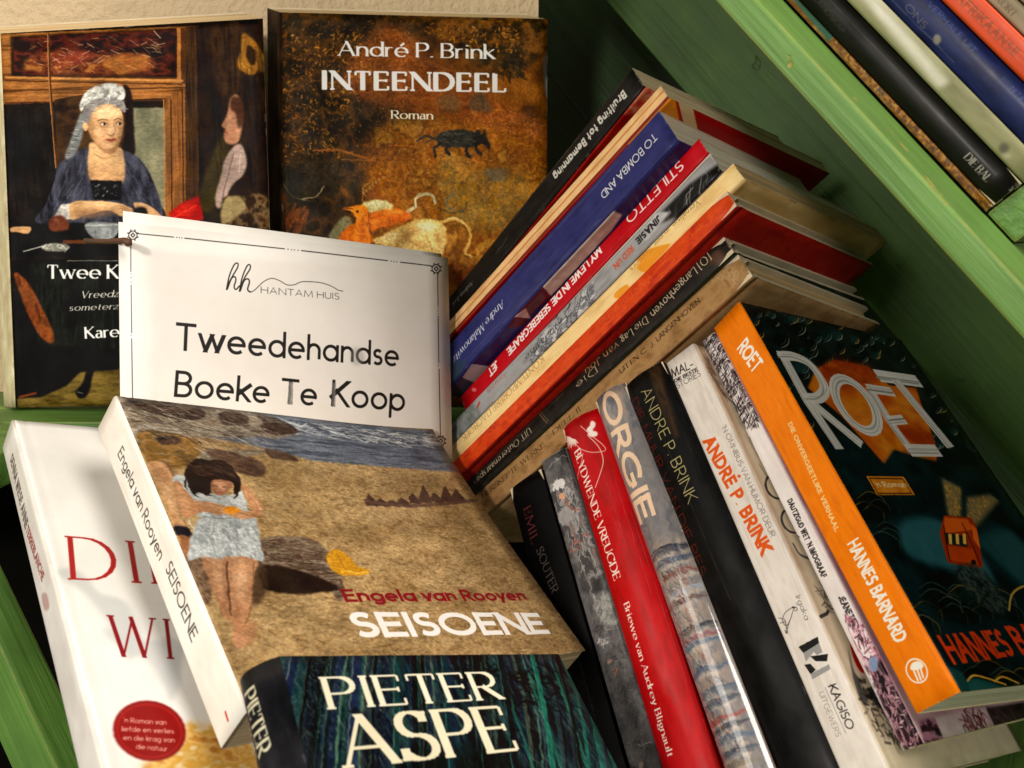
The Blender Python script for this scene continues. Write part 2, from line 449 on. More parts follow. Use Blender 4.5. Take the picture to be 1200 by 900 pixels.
def layout_text(s, sty):
    """strokes in em units: list of (points, widths, butt)"""
    st = STY[sty]; serif = st['s'] > 0
    rnd = random.Random(hash(s) % 1000 if False else sum(map(ord, s)))
    x = 0.0; out = []
    for ch in s:
        acc = None
        if ch in 'éÉ':
            acc = 1; ch = 'e' if ch == 'é' else 'E'
        if ch == '"': ch = "'"
        adv, strokes = glyph_strokes(ch, serif)
        if serif and adv < .05 and ch not in "., '":
            strokes = [[(px + .06, py) for px, py in p] for p in strokes]; adv = .12
        ends = [(p[0], p[-1]) for p in strokes]
        ys = [py for p in strokes for _, py in p] or [0]; wS = st['w'] if not serif else 0.
        vy = lambda y_: wS / 2 + y_ * (1 - wS)
        clip = (vy(min(ys)) - (wS / 2 if not serif else st['t'] * .55), vy(max(ys)) + (wS / 2 if not serif else st['t'] * .55))
        j = st.get('j', 0)
        for si, pts in enumerate(strokes):
            P = np.array([(px + rnd.uniform(-j, j), py + rnd.uniform(-j, j)) for px, py in pts])
            d = np.diff(P, axis=0); ang = np.arctan2(d[:, 1], d[:, 0])
            if st['w'] != st['t']:
                f = np.abs(np.sin(ang - .12)) ** 1.3
                wd = st['t'] + (st['w'] - st['t']) * f
                if len(pts) == 2 and abs(d[0, 0]) > .1 and abs(d[0, 1]) > .3:       # diagonals: one thick, one thin
                    wd = np.array([st['w'] if d[0, 0] * d[0, 1] < 0 else st['t'] * 1.3])
                if ch in 'N' and si != 1: wd = np.array([st['t'] * 1.2])
                if ch == 'M' and si == 0: wd = np.array([st['t'] * 1.2])
                if ch == 'U' : wd = np.where(d[:, 1] > .2, st['t'] * 1.3, wd)
            else:
                wd = np.full(len(d), st['w']) * (.72 if len(pts) == 2 and abs(d[0, 0]) > .1 and abs(d[0, 1]) > .3 else 1.)
            Q = P.copy(); Q[:, 1] = vy(Q[:, 1])
            diag = len(Q) == 2 and abs(d[0, 0]) > .06 and abs(d[0, 1]) > .12
            if len(Q) == 2 and (not serif or diag) and ch not in ".,'ij":
                e_ = (Q[1] - Q[0]) / max(1e-6, math.hypot(*(Q[1] - Q[0]))) * float(wd[0]) * (.5 if not diag else 1.0)
                Q = np.array([Q[0] - e_, Q[1] + e_])
                if diag and ch in 'KRYkxe' or (diag and ch == 'y'): Q = np.array([Q[0] + (e_ * .8 if ch in 'R' else 0), Q[1] - (e_ if ch in 'KYky' and si in (0, 1) and ch != 'K' else 0)])
            Q[:, 0] += x; Q[:, 0] += Q[:, 1] * st['sl']
            out.append((Q, wd, clip))
            if serif and ch not in ".,'-":
                for e, (pt, other) in enumerate(((pts[0], pts[1]), (pts[-1], pts[-2]))):
                    dx, dy = pt[0] - other[0], pt[1] - other[1]
                    L = math.hypot(dx, dy)
                    if L < .15: continue
                    joined = sum(1 for k, (a, b) in enumerate(ends) if k != si and (math.dist(a, pt) < .03 or math.dist(b, pt) < .03) and
                                 len(strokes[k]) == 2 and abs(strokes[k][0][0] - strokes[k][1][0]) > .05 and abs(strokes[k][0][1] - strokes[k][1][1]) > .3)
                    if abs(dy) > .6 * L and min(abs(pt[1] - q) for q in (0, 1, 1.02, XH, -.32)) < .04 and (not joined or ch in 'NM' and pt[1] > .5 and si == 0):
                        l = r = st['s']
                        if pt[1] > .05 and ch in 'bdhklnmruiypjBDPRLE': r = 0 if ch != 'p' else 0
                        if ch in 'DBPRELbn' and pt[1] > .5: r = 0
                        if ch in 'd' : r = 0 if pt[1] > .5 else st['s']; 
                        if ch in 'dau' and pt[1] <= .05: l = 0
                        out.append((np.array([(pt[0] - l + x + pt[1] * st['sl'], pt[1]), (pt[0] + r + x + pt[1] * st['sl'], pt[1])]), np.array([st['t'] * 1.1]), (-9, 9)))
                    elif abs(dx) > .6 * L and ch in 'EFTLZz' and not (abs(pt[1] - .52) < .1 and False):
                        if min(abs(pt[0] - q) for q in (0,)) < .02 and ch != 'T' and ch not in 'Zz': continue
                        sgn = -1 if pt[1] > .6 else 1
                        if abs(pt[1] - .52) < .1:
                            seg = [(pt[0] + x, pt[1] - .08), (pt[0] + x, pt[1] + .08)]
                        else:
                            seg = [(pt[0] + x, pt[1]), (pt[0] + x, pt[1] + sgn * .2)]
                        out.append((np.array(seg), np.array([st['t'] * 1.3]), (-9, 9)))
        if acc: out.append((np.array([(x + adv * .4, 1.12 if ch == 'E' else .76), (x + adv * .75, 1.3 if ch == 'E' else .96)]), np.array([st['w'] * .8]), (-9, 9)))
        x += adv + (st['tr'] if ch != ' ' else st['tr'] * .6)
    return out, x - st['tr']


# ------------------------------------------------------------------ a printed sheet, painted in code
def vnoise(h, w, cell_y, cell_x, seed, octaves=4):
    rng = np.random.RandomState(seed)
    out = np.zeros((h, w), np.float32); amp = 1.0; tot = 0
    for o in range(octaves):
        gy, gx = max(2, int(h / cell_y) + 2), max(2, int(w / cell_x) + 2)
        g = rng.rand(gy, gx).astype(np.float32)
        ys = np.linspace(0, gy - 1.001, h); xs = np.linspace(0, gx - 1.001, w)
        y0 = ys.astype(int); x0 = xs.astype(int)
        fy = (ys - y0)[:, None]; fx = (xs - x0)[None, :]
        fy = fy * fy * (3 - 2 * fy); fx = fx * fx * (3 - 2 * fx)
        a = g[y0][:, x0]; b = g[y0][:, x0 + 1]; c = g[y0 + 1][:, x0]; d = g[y0 + 1][:, x0 + 1]
        out += amp * ((a * (1 - fx) + b * fx) * (1 - fy) + (c * (1 - fx) + d * fx) * fy)
        tot += amp; amp *= .55
        cell_y = max(1.5, cell_y / 2); cell_x = max(1.5, cell_x / 2)
    out /= tot
    return np.clip((out - .5) * 2.0 + .5, 0, 1)


def rgb(c):
    return np.array(c, np.float32) / 255.0


class Sheet:
    """A print surface in metres: face 'front' (x from spine, y from head) or 'spine' (x from head, y from the front board)."""
    def __init__(self, name, face, ppm=5200, base=(128, 128, 128)):
        P, u, v, D = POSE[name]
        self.P = np.array(P); self.u = np.array(u); self.v = np.array(v); self.wv = np.cross(self.u, self.v)
        self.D = D; self.face = face; self.name = name + '_' + face
        if face == 'front': W, H = D[0], D[1]
        else: W, H = D[1], D[2]
        self.k = ppm
        self.w, self.h = max(8, int(W * ppm)), max(8, int(H * ppm))
        self.a = np.empty((self.h, self.w, 3), np.float32); self.a[:] = rgb(base)
        self.z(0, 0, 1)

    def z(self, ox, oy, s):
        self.o = (ox, oy, s); return self

    def m(self, pts):
        """image crop coordinates, cast through the camera onto the face -> sheet pixels"""
        pts = np.atleast_2d(np.array(pts, float))
        px = pts / self.o[2] + np.array(self.o[:2])
        r = np.stack([(px[:, 0] - 600) / 1000., (px[:, 1] - 450) / 1000., np.ones(len(px))], 1) @ CAM_AXES.T
        if self.face == 'front': n = self.wv; p0 = self.P + self.wv * self.D[2]
        else: n = self.u; p0 = self.P
        t = (n @ (p0 - CAMPOS)) / (r @ n)
        X = CAMPOS + r * t[:, None] - self.P
        U, V, W = X @ self.u, X @ self.v, X @ self.wv
        if self.face == 'front': return np.stack([U * self.k, (self.D[1] - V) * self.k], 1)
        return np.stack([(self.D[1] - V) * self.k, (self.D[2] - W) * self.k], 1)

    def scale_at(self, p):
        q = self.m([p, (p[0] + 1, p[1]), (p[0], p[1] + 1)])
        return .5 * (np.hypot(*(q[1] - q[0])) + np.hypot(*(q[2] - q[0])))

    def _bbox(self, q, pad):
        x0, y0 = np.floor(q.min(0) - pad).astype(int); x1, y1 = np.ceil(q.max(0) + pad).astype(int) + 1
        x0, y0 = max(0, x0), max(0, y0); x1, y1 = min(self.w, x1), min(self.h, y1)
        return (x0, y0, x1, y1) if x1 > x0 and y1 > y0 else None

    def _blend(self, bb, cov, col, alpha):
        x0, y0, x1, y1 = bb
        reg = self.a[y0:y1, x0:x1]
        c = (cov * alpha)[..., None]
        col = rgb(col) if not isinstance(col, np.ndarray) else col
        reg += (col - reg) * c

    def poly_cov(self, q, soft=0.):
        bb = self._bbox(q, 2 + soft * 2)
        if bb is None: return None, None
        x0, y0, x1, y1 = bb
        xs = np.arange(x0, x1) + .5; ys = np.arange(y0, y1) + .5
        cov = np.zeros((y1 - y0, x1 - x0), np.float32)
        for dy in (-.25, .25):
            Y = (ys + dy)[:, None]; ins = np.zeros_like(cov, bool)
            for i in range(len(q)):
                ax, ay = q[i]; bx, by = q[(i + 1) % len(q)]
                if ay == by: continue
                cr = (ay > Y) != (by > Y)
                if not cr.any(): continue
                xi = ax + (Y - ay) * (bx - ax) / (by - ay)
                ins ^= cr & (xs[None, :] < xi)
            cov += ins * .5
        if soft > .4:
            k = max(1, int(round(soft)))
            for _ in range(2):
                for ax in (0, 1):
                    c = np.cumsum(np.pad(cov, [(k + 1, k) if a == ax else (0, 0) for a in (0, 1)], mode='edge'), axis=ax, dtype=np.float32)
                    n = cov.shape[ax]
                    cov = (np.take(c, range(2 * k + 1, 2 * k + 1 + n), ax) - np.take(c, range(0, n), ax)) / (2 * k + 1)
        return bb, cov

    def poly(self, pts, col, a=1., soft=0., raw=False, smooth=False):
        q = np.array(pts, float) if raw else self.m(smooth_closed(pts) if smooth else pts)
        s = soft * (1 if raw else self.scale_at(pts[0]))
        bb, cov = self.poly_cov(q, s)
        if bb: self._blend(bb, cov, col, a)

    def blob(self, pts, col, a=1., soft=0.):
        self.poly(pts, col, a, soft, smooth=True)

    def ell(self, c, rx, ry, col, a=1., soft=0., rot=0.):
        t = np.linspace(0, 2 * np.pi, 28, endpoint=False); r = math.radians(rot)
        x = rx * np.cos(t); y = ry * np.sin(t)
        self.poly(np.stack([c[0] + x * math.cos(r) - y * math.sin(r), c[1] + x * math.sin(r) + y * math.cos(r)], 1), col, a, soft)

    def tex(self, pts, cols, cell=(20, 20), a=1., seed=1, soft=0., octaves=4, raw=False, sharp=1., smooth=False):
        """noise-mixed paint inside an outline"""
        if pts is None: q = np.array([(0, 0), (self.w, 0), (self.w, self.h), (0, self.h)], float); s = 0
        else:
            q = np.array(pts, float) if raw else self.m(smooth_closed(pts) if smooth else pts)
            s = soft * (1 if raw else self.scale_at(pts[0]))
        bb, cov = self.poly_cov(q, s)
        if not bb: return
        x0, y0, x1, y1 = bb
        n = vnoise(y1 - y0, x1 - x0, cell[1], cell[0], seed, octaves)
        n = np.clip((n - .5) * sharp + .5, 0, 1) * (len(cols) - 1)
        i = np.minimum(n.astype(int), len(cols) - 2); f = (n - i)[..., None]
        cc = np.array([rgb(c) for c in cols])
        self._blend(bb, cov, cc[i] * (1 - f) + cc[i + 1] * f, a)

    def segs(self, polys, col, a=1., raw=False):
        """polys: list of (pts in sheet px, widths per segment, round ends?)"""
        allp = np.concatenate([p[0] for p in polys]); mw = max(float(np.max(p[1])) for p in polys)
        bb = self._bbox(allp, mw + 2)
        if bb is None: return
        X0, Y0, X1, Y1 = bb
        cov = np.zeros((Y1 - Y0, X1 - X0), np.float32)
        for P, wd, rnd_, *cl in polys:
            n = len(P) - 1; cl = cl[0] if cl else None
            for i in range(n):
                A, B = P[i], P[i + 1]; w = float(wd[i]) / 2
                b = self._bbox(np.array([A, B]), w + 1.5)
                if b is None: continue
                x0, y0, x1, y1 = b
                xs = np.arange(x0, x1) + .5; ys = (np.arange(y0, y1) + .5)[:, None]
                d = B - A; L = math.hypot(*d)
                if L < 1e-6: continue
                ux, uy = d / L
                t = (xs - A[0]) * ux + (ys - A[1]) * uy
                s = np.abs((xs - A[0]) * -uy + (ys - A[1]) * ux)
                tc = np.clip(t, 0, L)
                if rnd_ or (i > 0): lo = tc
                dist = np.hypot(s, t - tc)
                c = np.clip(w - dist + .5, 0, 1)
                if not rnd_:
                    if i == 0: c = np.where(t < 0, np.clip(t + .5, 0, 1) * np.clip(w - s + .5, 0, 1), c)
                    if i == n - 1: c = np.where(t > L, np.clip(L - t + .5, 0, 1) * np.clip(w - s + .5, 0, 1), c)
                if cl is not None:
                    hgt = (xs - cl[0][0]) * cl[1][0] + (ys - cl[0][1]) * cl[1][1]
                    c = c * np.clip(hgt - cl[2] + .5, 0, 1) * np.clip(cl[3] - hgt + .5, 0, 1)
                reg = cov[y0 - Y0:y1 - Y0, x0 - X0:x1 - X0]
                np.maximum(reg, c, out=reg)
        self._blend(bb, cov, col, a)

    def line(self, pts, w, col, a=1., curve=False, taper=False, raw=False, butt=False):
        if curve: pts = smooth_open(pts)
        q = np.array(pts, float) if raw else self.m(pts)
        k = 1. if raw else self.scale_at(pts[len(pts) // 2])
        n = len(q) - 1
        wd = np.full(n, w * k)
        if taper: wd = wd * (.25 + .75 * np.sin(np.linspace(.15, np.pi - .15, n)))
        self.segs([(q, wd, not butt)], col, a)

    def dabs(self, pts, n, ln, wd, ang, cols, a=.7, seed=0, spread=20, curve=0., raw=False):
        """n short brush strokes whose middles fall inside the outline"""
        rnd = random.Random(seed)
        q = np.array(pts, float) if raw else self.m(pts)
        k = 1. if raw else self.scale_at(pts[0])
        x0, y0 = q.min(0); x1, y1 = q.max(0)
        g = 0
        for _ in range(n * 12):
            if g >= n: break
            x, y = rnd.uniform(x0, x1), rnd.uniform(y0, y1)
            ins = False
            for i in range(len(q)):
                ax, ay = q[i]; bx, by = q[(i + 1) % len(q)]
                if (ay > y) != (by > y) and x < ax + (y - ay) * (bx - ax) / (by - ay): ins = not ins
            if not ins: continue
            g += 1
            t = math.radians(ang + rnd.uniform(-spread, spread)); l = ln * k * rnd.uniform(.5, 1.3) / 2
            dx, dy = math.cos(t) * l, math.sin(t) * l; c = rnd.uniform(-curve, curve) * l
            P = np.array([(x - dx, y - dy), (x - dy * c / l + 0, y + dx * c / l), (x + dx, y + dy)])
            w = wd * k * rnd.uniform(.6, 1.3)
            self.segs([(P, [w, w], True)], rnd.choice(cols), a * rnd.uniform(.6, 1))

    def text(self, s, p0, p1, cap, sty, col, a=1., shadow=None, arc=0., up=None):
        """baseline from p0 to p1, cap height in the same units"""
        st, W = layout_text(s, sty)
        q = self.m([p0, p1]); b = q[1] - q[0]; L = math.hypot(*b)
        ex = b / L; 
        if self.face == 'front' and up is None: ey = np.array([ex[1], -ex[0]])
        else: ey = np.array([ex[1], -ex[0]])
        if up is not None:
            qq = self.m([p0, up]); hv = qq[1] - qq[0]; H = abs(hv @ ey)
        else:
            # cap height measured across the baseline
            d = np.array(p1, float) - np.array(p0, float); d /= np.hypot(*d); nrm = np.array([d[1], -d[0]]) * cap
            mid = (np.array(p0) + np.array(p1)) / 2
            qq = self.m([mid, mid + nrm]); H = abs((qq[1] - qq[0]) @ ey)
        sx = L / W
        if STY[sty]['s'] == 0: H = H * (1 + .45 * STY[sty]['w'])
        out = []
        for P, wd, cl in st:
            Q = q[0] + ex[None] * (P[:, :1] * sx) + ey[None] * (P[:, 1:] * H)
            dd = np.diff(P, axis=0); hor = np.abs(dd[:, 0]) / (np.hypot(dd[:, 0], dd[:, 1]) + 1e-9)
            out.append((Q, wd * (hor * H + (1 - hor) * min(sx, H * 1.15)), False, (q[0], ey, cl[0] * H, cl[1] * H)))
        if shadow is not None:
            self.segs([(P + np.array([1.5, 1.5]), w * 1.1, r) for P, w, r, _ in out], shadow, .6)
        self.segs(out, col, a)

    def warp(self, amp, cell, seed=0):
        """paint edges wander a little, as a brush does"""
        dx = (vnoise(self.h, self.w, cell, cell, seed + 11, 3) - .5) * 2 * amp
        dy = (vnoise(self.h, self.w, cell, cell, seed + 12, 3) - .5) * 2 * amp
        yy, xx = np.mgrid[0:self.h, 0:self.w].astype(np.float32)
        x = np.clip(xx + dx, 0, self.w - 1.001); y = np.clip(yy + dy, 0, self.h - 1.001)
        x0 = x.astype(int); y0 = y.astype(int); fx = (x - x0)[..., None]; fy = (y - y0)[..., None]
        a = self.a
        self.a = ((a[y0, x0] * (1 - fx) + a[y0, x0 + 1] * fx) * (1 - fy) + (a[y0 + 1, x0] * (1 - fx) + a[y0 + 1, x0 + 1] * fx) * fy).astype(np.float32)

    def strokes(self, amt=.1, cell=(14, 3), seed=0, octaves=3):
        """fine tonal brushwork over everything painted so far"""
        n = vnoise(self.h, self.w, cell[1], cell[0], seed, octaves)[..., None]
        self.a *= 1 + (n - .5) * 2 * amt
        np.clip(self.a, 0, 1, out=self.a)

    def grain(self, amt=.03, seed=0):
        rng = np.random.RandomState(seed)
        n = vnoise(self.h, self.w, 40, 40, seed + 3, 4)[..., None] - .5
        self.a += (rng.rand(self.h, self.w, 1).astype(np.float32) - .5) * amt + n * amt
        np.clip(self.a, 0, 1, out=self.a)

    def wear(self, n=60, col=(210, 200, 180), seed=0, a=.5, edges=True):
        """rubbed borders and small scratches"""
        rnd = random.Random(seed)
        for _ in range(n):
            side = rnd.randrange(4)
            if side < 2:
                x = rnd.uniform(0, self.w); y = rnd.choice([0, self.h]) + rnd.uniform(-2, 2); d = (rnd.uniform(2, 22), rnd.uniform(-1, 1))
            else:
                y = rnd.uniform(0, self.h); x = rnd.choice([0, self.w]) + rnd.uniform(-2, 2); d = (rnd.uniform(-1, 1), rnd.uniform(2, 22))
            self.segs([(np.array([(x, y), (x + d[0], y + d[1])]), [rnd.uniform(.8, 2.6)], True)], col, a * rnd.uniform(.3, 1))
        for _ in range(n // 4):
            x, y = rnd.uniform(0, self.w), rnd.uniform(0, self.h); t = rnd.uniform(0, 6.3); l = rnd.uniform(4, 30)
            self.segs([(np.array([(x, y), (x + l * math.cos(t), y + l * math.sin(t))]), [rnd.uniform(.5, 1.1)], True)], col, a * .35)

    def crease(self, seed=0, light=(226, 214, 196), n=3):
        """reading creases run the length of a spine; heads and tails are rubbed"""
        rnd = random.Random(seed + 77)
        for k in range(n):
            y = self.h * rnd.choice([rnd.uniform(.05, .2), rnd.uniform(.8, .95), rnd.uniform(.3, .7)])
            x0 = rnd.uniform(0, self.w * .5); x1 = x0 + rnd.uniform(.15, .5) * self.w; m = 14
            P = np.array([(x0 + (x1 - x0) * i / m, y + rnd.uniform(-.8, .8)) for i in range(m + 1)])
            self.segs([(P, [rnd.uniform(.5, 1.3) for _ in range(m)], True)], light, rnd.uniform(.12, .35))
            self.segs([(P + np.array([0, 1.5]), [1.0] * m, True)], (30, 26, 22), .12)
        for _ in range(26):
            x = rnd.choice([0, self.w]) + rnd.uniform(-3, 3); y = rnd.uniform(0, self.h)
            self.segs([(np.array([(x, y), (x + rnd.uniform(-5, 5), y + rnd.uniform(-4, 4))]), [rnd.uniform(.8, 2.4)], True)], light, rnd.uniform(.2, .6))

    def image(self, gain=1.0, tint=(1., .96, .90)):
        """print colours -> pigment colours"""
        a = np.clip(self.a, 0, 1)
        l = np.where(a <= .04045, a / 12.92, ((a + .055) / 1.055) ** 2.4)
        l = np.maximum(l - .0045, 0) * gain / np.array(tint, np.float32)
        l = np.clip(l, 0.0012, .86)
        s = np.where(l <= .0031308, l * 12.92, 1.055 * l ** (1 / 2.4) - .055)
        im = bpy.data.images.new(self.name, self.w, self.h, alpha=False)
        buf = np.ones((self.h, self.w, 4), np.float32); buf[..., :3] = s[::-1]
        im.pixels.foreach_set(buf.ravel())
        im.update()
        return im


def smooth_open(pts, n=6):
    P = np.array(pts, float)
    if len(P) < 3: return [tuple(p) for p in P]
    E_ = np.vstack([2 * P[0] - P[1], P, 2 * P[-1] - P[-2]]); out = []
    for i in range(1, len(E_) - 2):
        for k in range(n):
            t = k / n; a, b, c, d = E_[i - 1:i + 3]
            out.append(tuple(.5 * ((2 * b) + (c - a) * t + (2 * a - 5 * b + 4 * c - d) * t * t + (3 * b - a - 3 * c + d) * t ** 3)))
    out.append(tuple(P[-1])); return out


def smooth_closed(pts, n=5):
    P = np.array(pts, float); N = len(P); out = []
    for i in range(N):
        a, b, c, d = P[i - 1], P[i], P[(i + 1) % N], P[(i + 2) % N]
        for k in range(n):
            t = k / n
            out.append(tuple(.5 * ((2 * b) + (c - a) * t + (2 * a - 5 * b + 4 * c - d) * t * t + (3 * b - a - 3 * c + d) * t ** 3)))
    return out

# ------------------------------------------------------------------ book builder (local axes: depth, height, thickness)
M_BOARD = mat_plain("board_edge", lin((205, 190, 160)), .8)
M_CREAM = mat_pages("cream_pages", lin((226, 206, 168)))
M_WHITEP = mat_pages("white_pages", lin((226, 218, 202)), contrast=.32)
M_TANP = mat_pages("tan_pages", lin((218, 190, 142)), contrast=.48)
M_AGEDP = mat_pages("aged_pages", lin((206, 174, 126)), contrast=.52)
M_DARKP = mat_pages("stained_dark_pages", lin((58, 70, 52)), contrast=.5)


def sheet_part(name, us, vs, f, th, mats, parent, uvf, flip=False):
    """bent sheet: f(u, v) -> outer surface point; thickness th along -w (or +w when flip)"""
    nu, nv = len(us), len(vs); verts = []; uvs = []
    s = 1 if flip else -1
    for layer in (0, 1):
        for v in vs:
            for u in us:
                p = f(u, v); verts.append((p[0], p[1], p[2] + (s * th if layer else 0))); uvs.append(uvf(u, v))
    N = nu * nv; faces = []; mi = []
    def q(a, b, c, d, m):
        faces.append((a, b, c, d) if not flip else (d, c, b, a)); mi.append(m)
    for j in range(nv - 1):
        for i in range(nu - 1):
            a = j * nu + i
            q(a, a + 1, a + 1 + nu, a + nu, 0)
            q(N + a, N + a + nu, N + a + nu + 1, N + a + 1, 1)
    for i in range(nu - 1):
        q(i, N + i, N + i + 1, i + 1, 1); a = (nv - 1) * nu + i
        q(a, a + 1, N + a + 1, N + a, 1)
    for j in range(nv - 1):
        a = j * nu; q(a, a + nu, N + a + nu, N + a, 1); a += nu - 1
        q(a, N + a, N + a + nu, a + nu, 1)
    return mesh_obj(name, verts, faces, mats, parent, uvs, mi, [m == 0 for m in mi])


SHEAR = {'A': .0155, 'B': .012}      # read so often that the block has gone out of square
SLIP = {'A': .0095, 'B': .0085}


def build_book(key, name, label, spine_mat, front_mat, back_mat, pages, style='flat', group=None, bulge=.0, curl=0.0,
               corner=0.0, th=None, parts=True, edge=None, wave=0.0):
    P, u, v, (W, H, T) = POSE[key]
    root = empty(name, frame_matrix(P, u, v))
    tag(root, label, 'book', group)
    hard = style in ('hard', 'round')
    th = th or (.0022 if hard else .00045)
    edge = edge or M_BOARD
    sh = SHEAR.get(key, 0.0)
    ins = .003 if hard else .0004
    rnd = random.Random(sum(map(ord, key)))
    r = min(.0012, T * .2) if style == 'flat' else (.0006 if style != 'soft' else T * .42)
    X = lambda u_, w_: u_ - sh * (1 - w_ / T)
    Y = lambda v_, w_: v_ + SLIP.get(key, 0.) * (1 - w_ / T) * (v_ / H)
    us = [r, .003, .0045, .006, .0075, .009, .013] + [W * t for t in (.2, .3, .4, .5, .6, .7, .8, .88, .95, 1)]
    vs = [H * t for t in (0, .02, .06, .12, .2, .3, .4, .5, .6, .7, .8, .88, .94, .98, 1)]
    def lift(u_, v_):
        a = curl * (u_ / W) ** 3
        b = corner * max(0, (u_ / W - .6) / .4) ** 2 * max(0, (v_ / H - .55) / .45) ** 2
        g = -.0011 * math.exp(-((u_ - .0062) / .0018) ** 2) if hard else -.0002 * math.exp(-((u_ - .006) / .0008) ** 2)
        return a + b + g + wave * math.sin(v_ / H * 9 + u_ / W * 3) * (u_ / W) ** 2
    if style == 'soft':
        us = [r] + [x for x in us if x > r + .001]
    f = sheet_part('front_cover', us, vs, lambda a, b: (X(a, T), b, T + lift(a, b)), th, [front_mat, edge], root,
                   lambda a, b: (a / W, b / H))
    g = sheet_part('back_cover', us, vs, lambda a, b: (X(a, 0), Y(b, 0), -(lift(a, b) * .0) + (.0011 * math.exp(-((a - .0062) / .0018) ** 2) if hard else 0)),
                   th, [back_mat, edge], root, lambda a, b: (a / W, b / H), flip=True)
    # spine profile in (u, w), back -> front
    prof = []
    if style == 'flat':
        n = 4
        for k in range(n + 1):
            a = math.pi / 2 * k / n; prof.append((r - r * math.sin(a), r - r * math.cos(a)))
        prof.append((0, T * .35)); prof.append((0, T * .65))
        for k in range(n + 1):
            a = math.pi / 2 * k / n; prof.append((r - r * math.cos(a), T - r + r * math.sin(a)))
    elif style == 'soft':
        n = 14
        for k in range(n + 1):
            t = k / n; a = math.pi * (t - .5)
            prof.append((r * (1 - abs(math.cos(a)) ** .8), T * t))
        prof = [(x if t < .6 else x, t_) for (x, t_), t in zip(prof, [i / n for i in range(n + 1)])]
    else:
        n = 14; b = bulge
        for k in range(n + 1):
            t = k / n
            prof.append((.0006 - b * (1 - (2 * t - 1) ** 2) ** .8, T * t))
    # dense along the height so wear and dents can show
    M_ = 24; verts = []; uvs = []; np_ = len(prof)
    it = .0005 if not hard else .0012
    nrm = []
    for i in range(np_):
        a = prof[max(0, i - 1)]; c = prof[min(np_ - 1, i + 1)]
        d = (c[0] - a[0], c[1] - a[1]); L = math.hypot(*d) or 1
        nrm.append((d[1] / L, -d[0] / L))
    for layer in (0, 1):
        for j in range(M_ + 1):
            y = H * j / M_
            if hard and j in (0, M_): e = .0006
            else: e = 0
            for (x, w_), nn in zip(prof, nrm):
                xx, ww = x + e, w_
                if layer: xx += nn[0] * it; ww = min(max(ww + nn[1] * it, .0001), T - .0001)
                verts.append((X(xx, ww), Y(y, ww), ww)); uvs.append((1 - y / H, w_ / T))
    N = (M_ + 1) * np_; faces = []; mi = []
    for j in range(M_):
        for i in range(np_ - 1):
            a = j * np_ + i
            faces.append((a, a + 1, a + 1 + np_, a + np_)); mi.append(0)
            faces.append((N + a, N + a + np_, N + a + np_ + 1, N + a + 1)); mi.append(1)
    for j, fl in ((0, 0), (M_, 1)):
        for i in range(np_ - 1):
            a = j * np_ + i
            q = (a, N + a, N + a + 1, a + 1); faces.append(q if not fl else q[::-1]); mi.append(1)
    s = mesh_obj('spine', verts, faces, [spine_mat, edge], root, uvs, mi, [m == 0 for m in mi])
    # page block
    e = th + .00008
    x0 = max(.0012, r if style == 'flat' else .0015) + (T * .36 if style == 'soft' else 0)
    x1 = W - ins; y0, y1 = ins, H - ins
    bm = bmesh.new(); nw = 6
    ws = [e + (T - 2 * e) * k / nw for k in range(nw + 1)]
    ring = []
    for (a, b) in ((x0, y0), (x1, y0), (x1, y1), (x0, y1)):
        ring.append([])
    for w_ in ws:
        dj = rnd.uniform(-.0002, .0002)
        for idx, (a, b) in enumerate(((x0, y0), (x1 + dj, y0 + dj), (x1 + dj, y1 + dj), (x0, y1 + dj))):
            bow = (.0012 * (1 - (2 * w_ / T - 1) ** 2)) if hard and idx in (1, 2) else 0
            ring[idx].append(bm.verts.new((X(a - bow, w_), Y(b, w_), w_)))
    for idx in range(4):
        A_, B_ = ring[idx], ring[(idx + 1) % 4]
        for k in range(nw):
            bm.faces.new((A_[k], B_[k], B_[k + 1], A_[k + 1]))
    bm.faces.new([ring[i][nw] for i in range(4)]); bm.faces.new([ring[i][0] for i in (3, 2, 1, 0)])
    me = bpy.data.meshes.new('page_block'); bm.to_mesh(me); bm.free(); me.materials.append(pages)
    o = bpy.data.objects.new('page_block', me); C.objects.link(o); o.parent = root
    return root


def solid(name, c, rough=.45, coat=.1, tint=(1., .96, .90), gain=1.):
    l = [min(.85, x * gain / t) for x, t in zip(lin(c), tint)]
    return mat_plain(name, l, rough)


# ------------------------------------------------------------------ prints
G_ = 1.0          # print gain
def PM(name, sh, gain=None, **kw):
    return mat_print(name, sh.image(gain or 1.15), **kw)


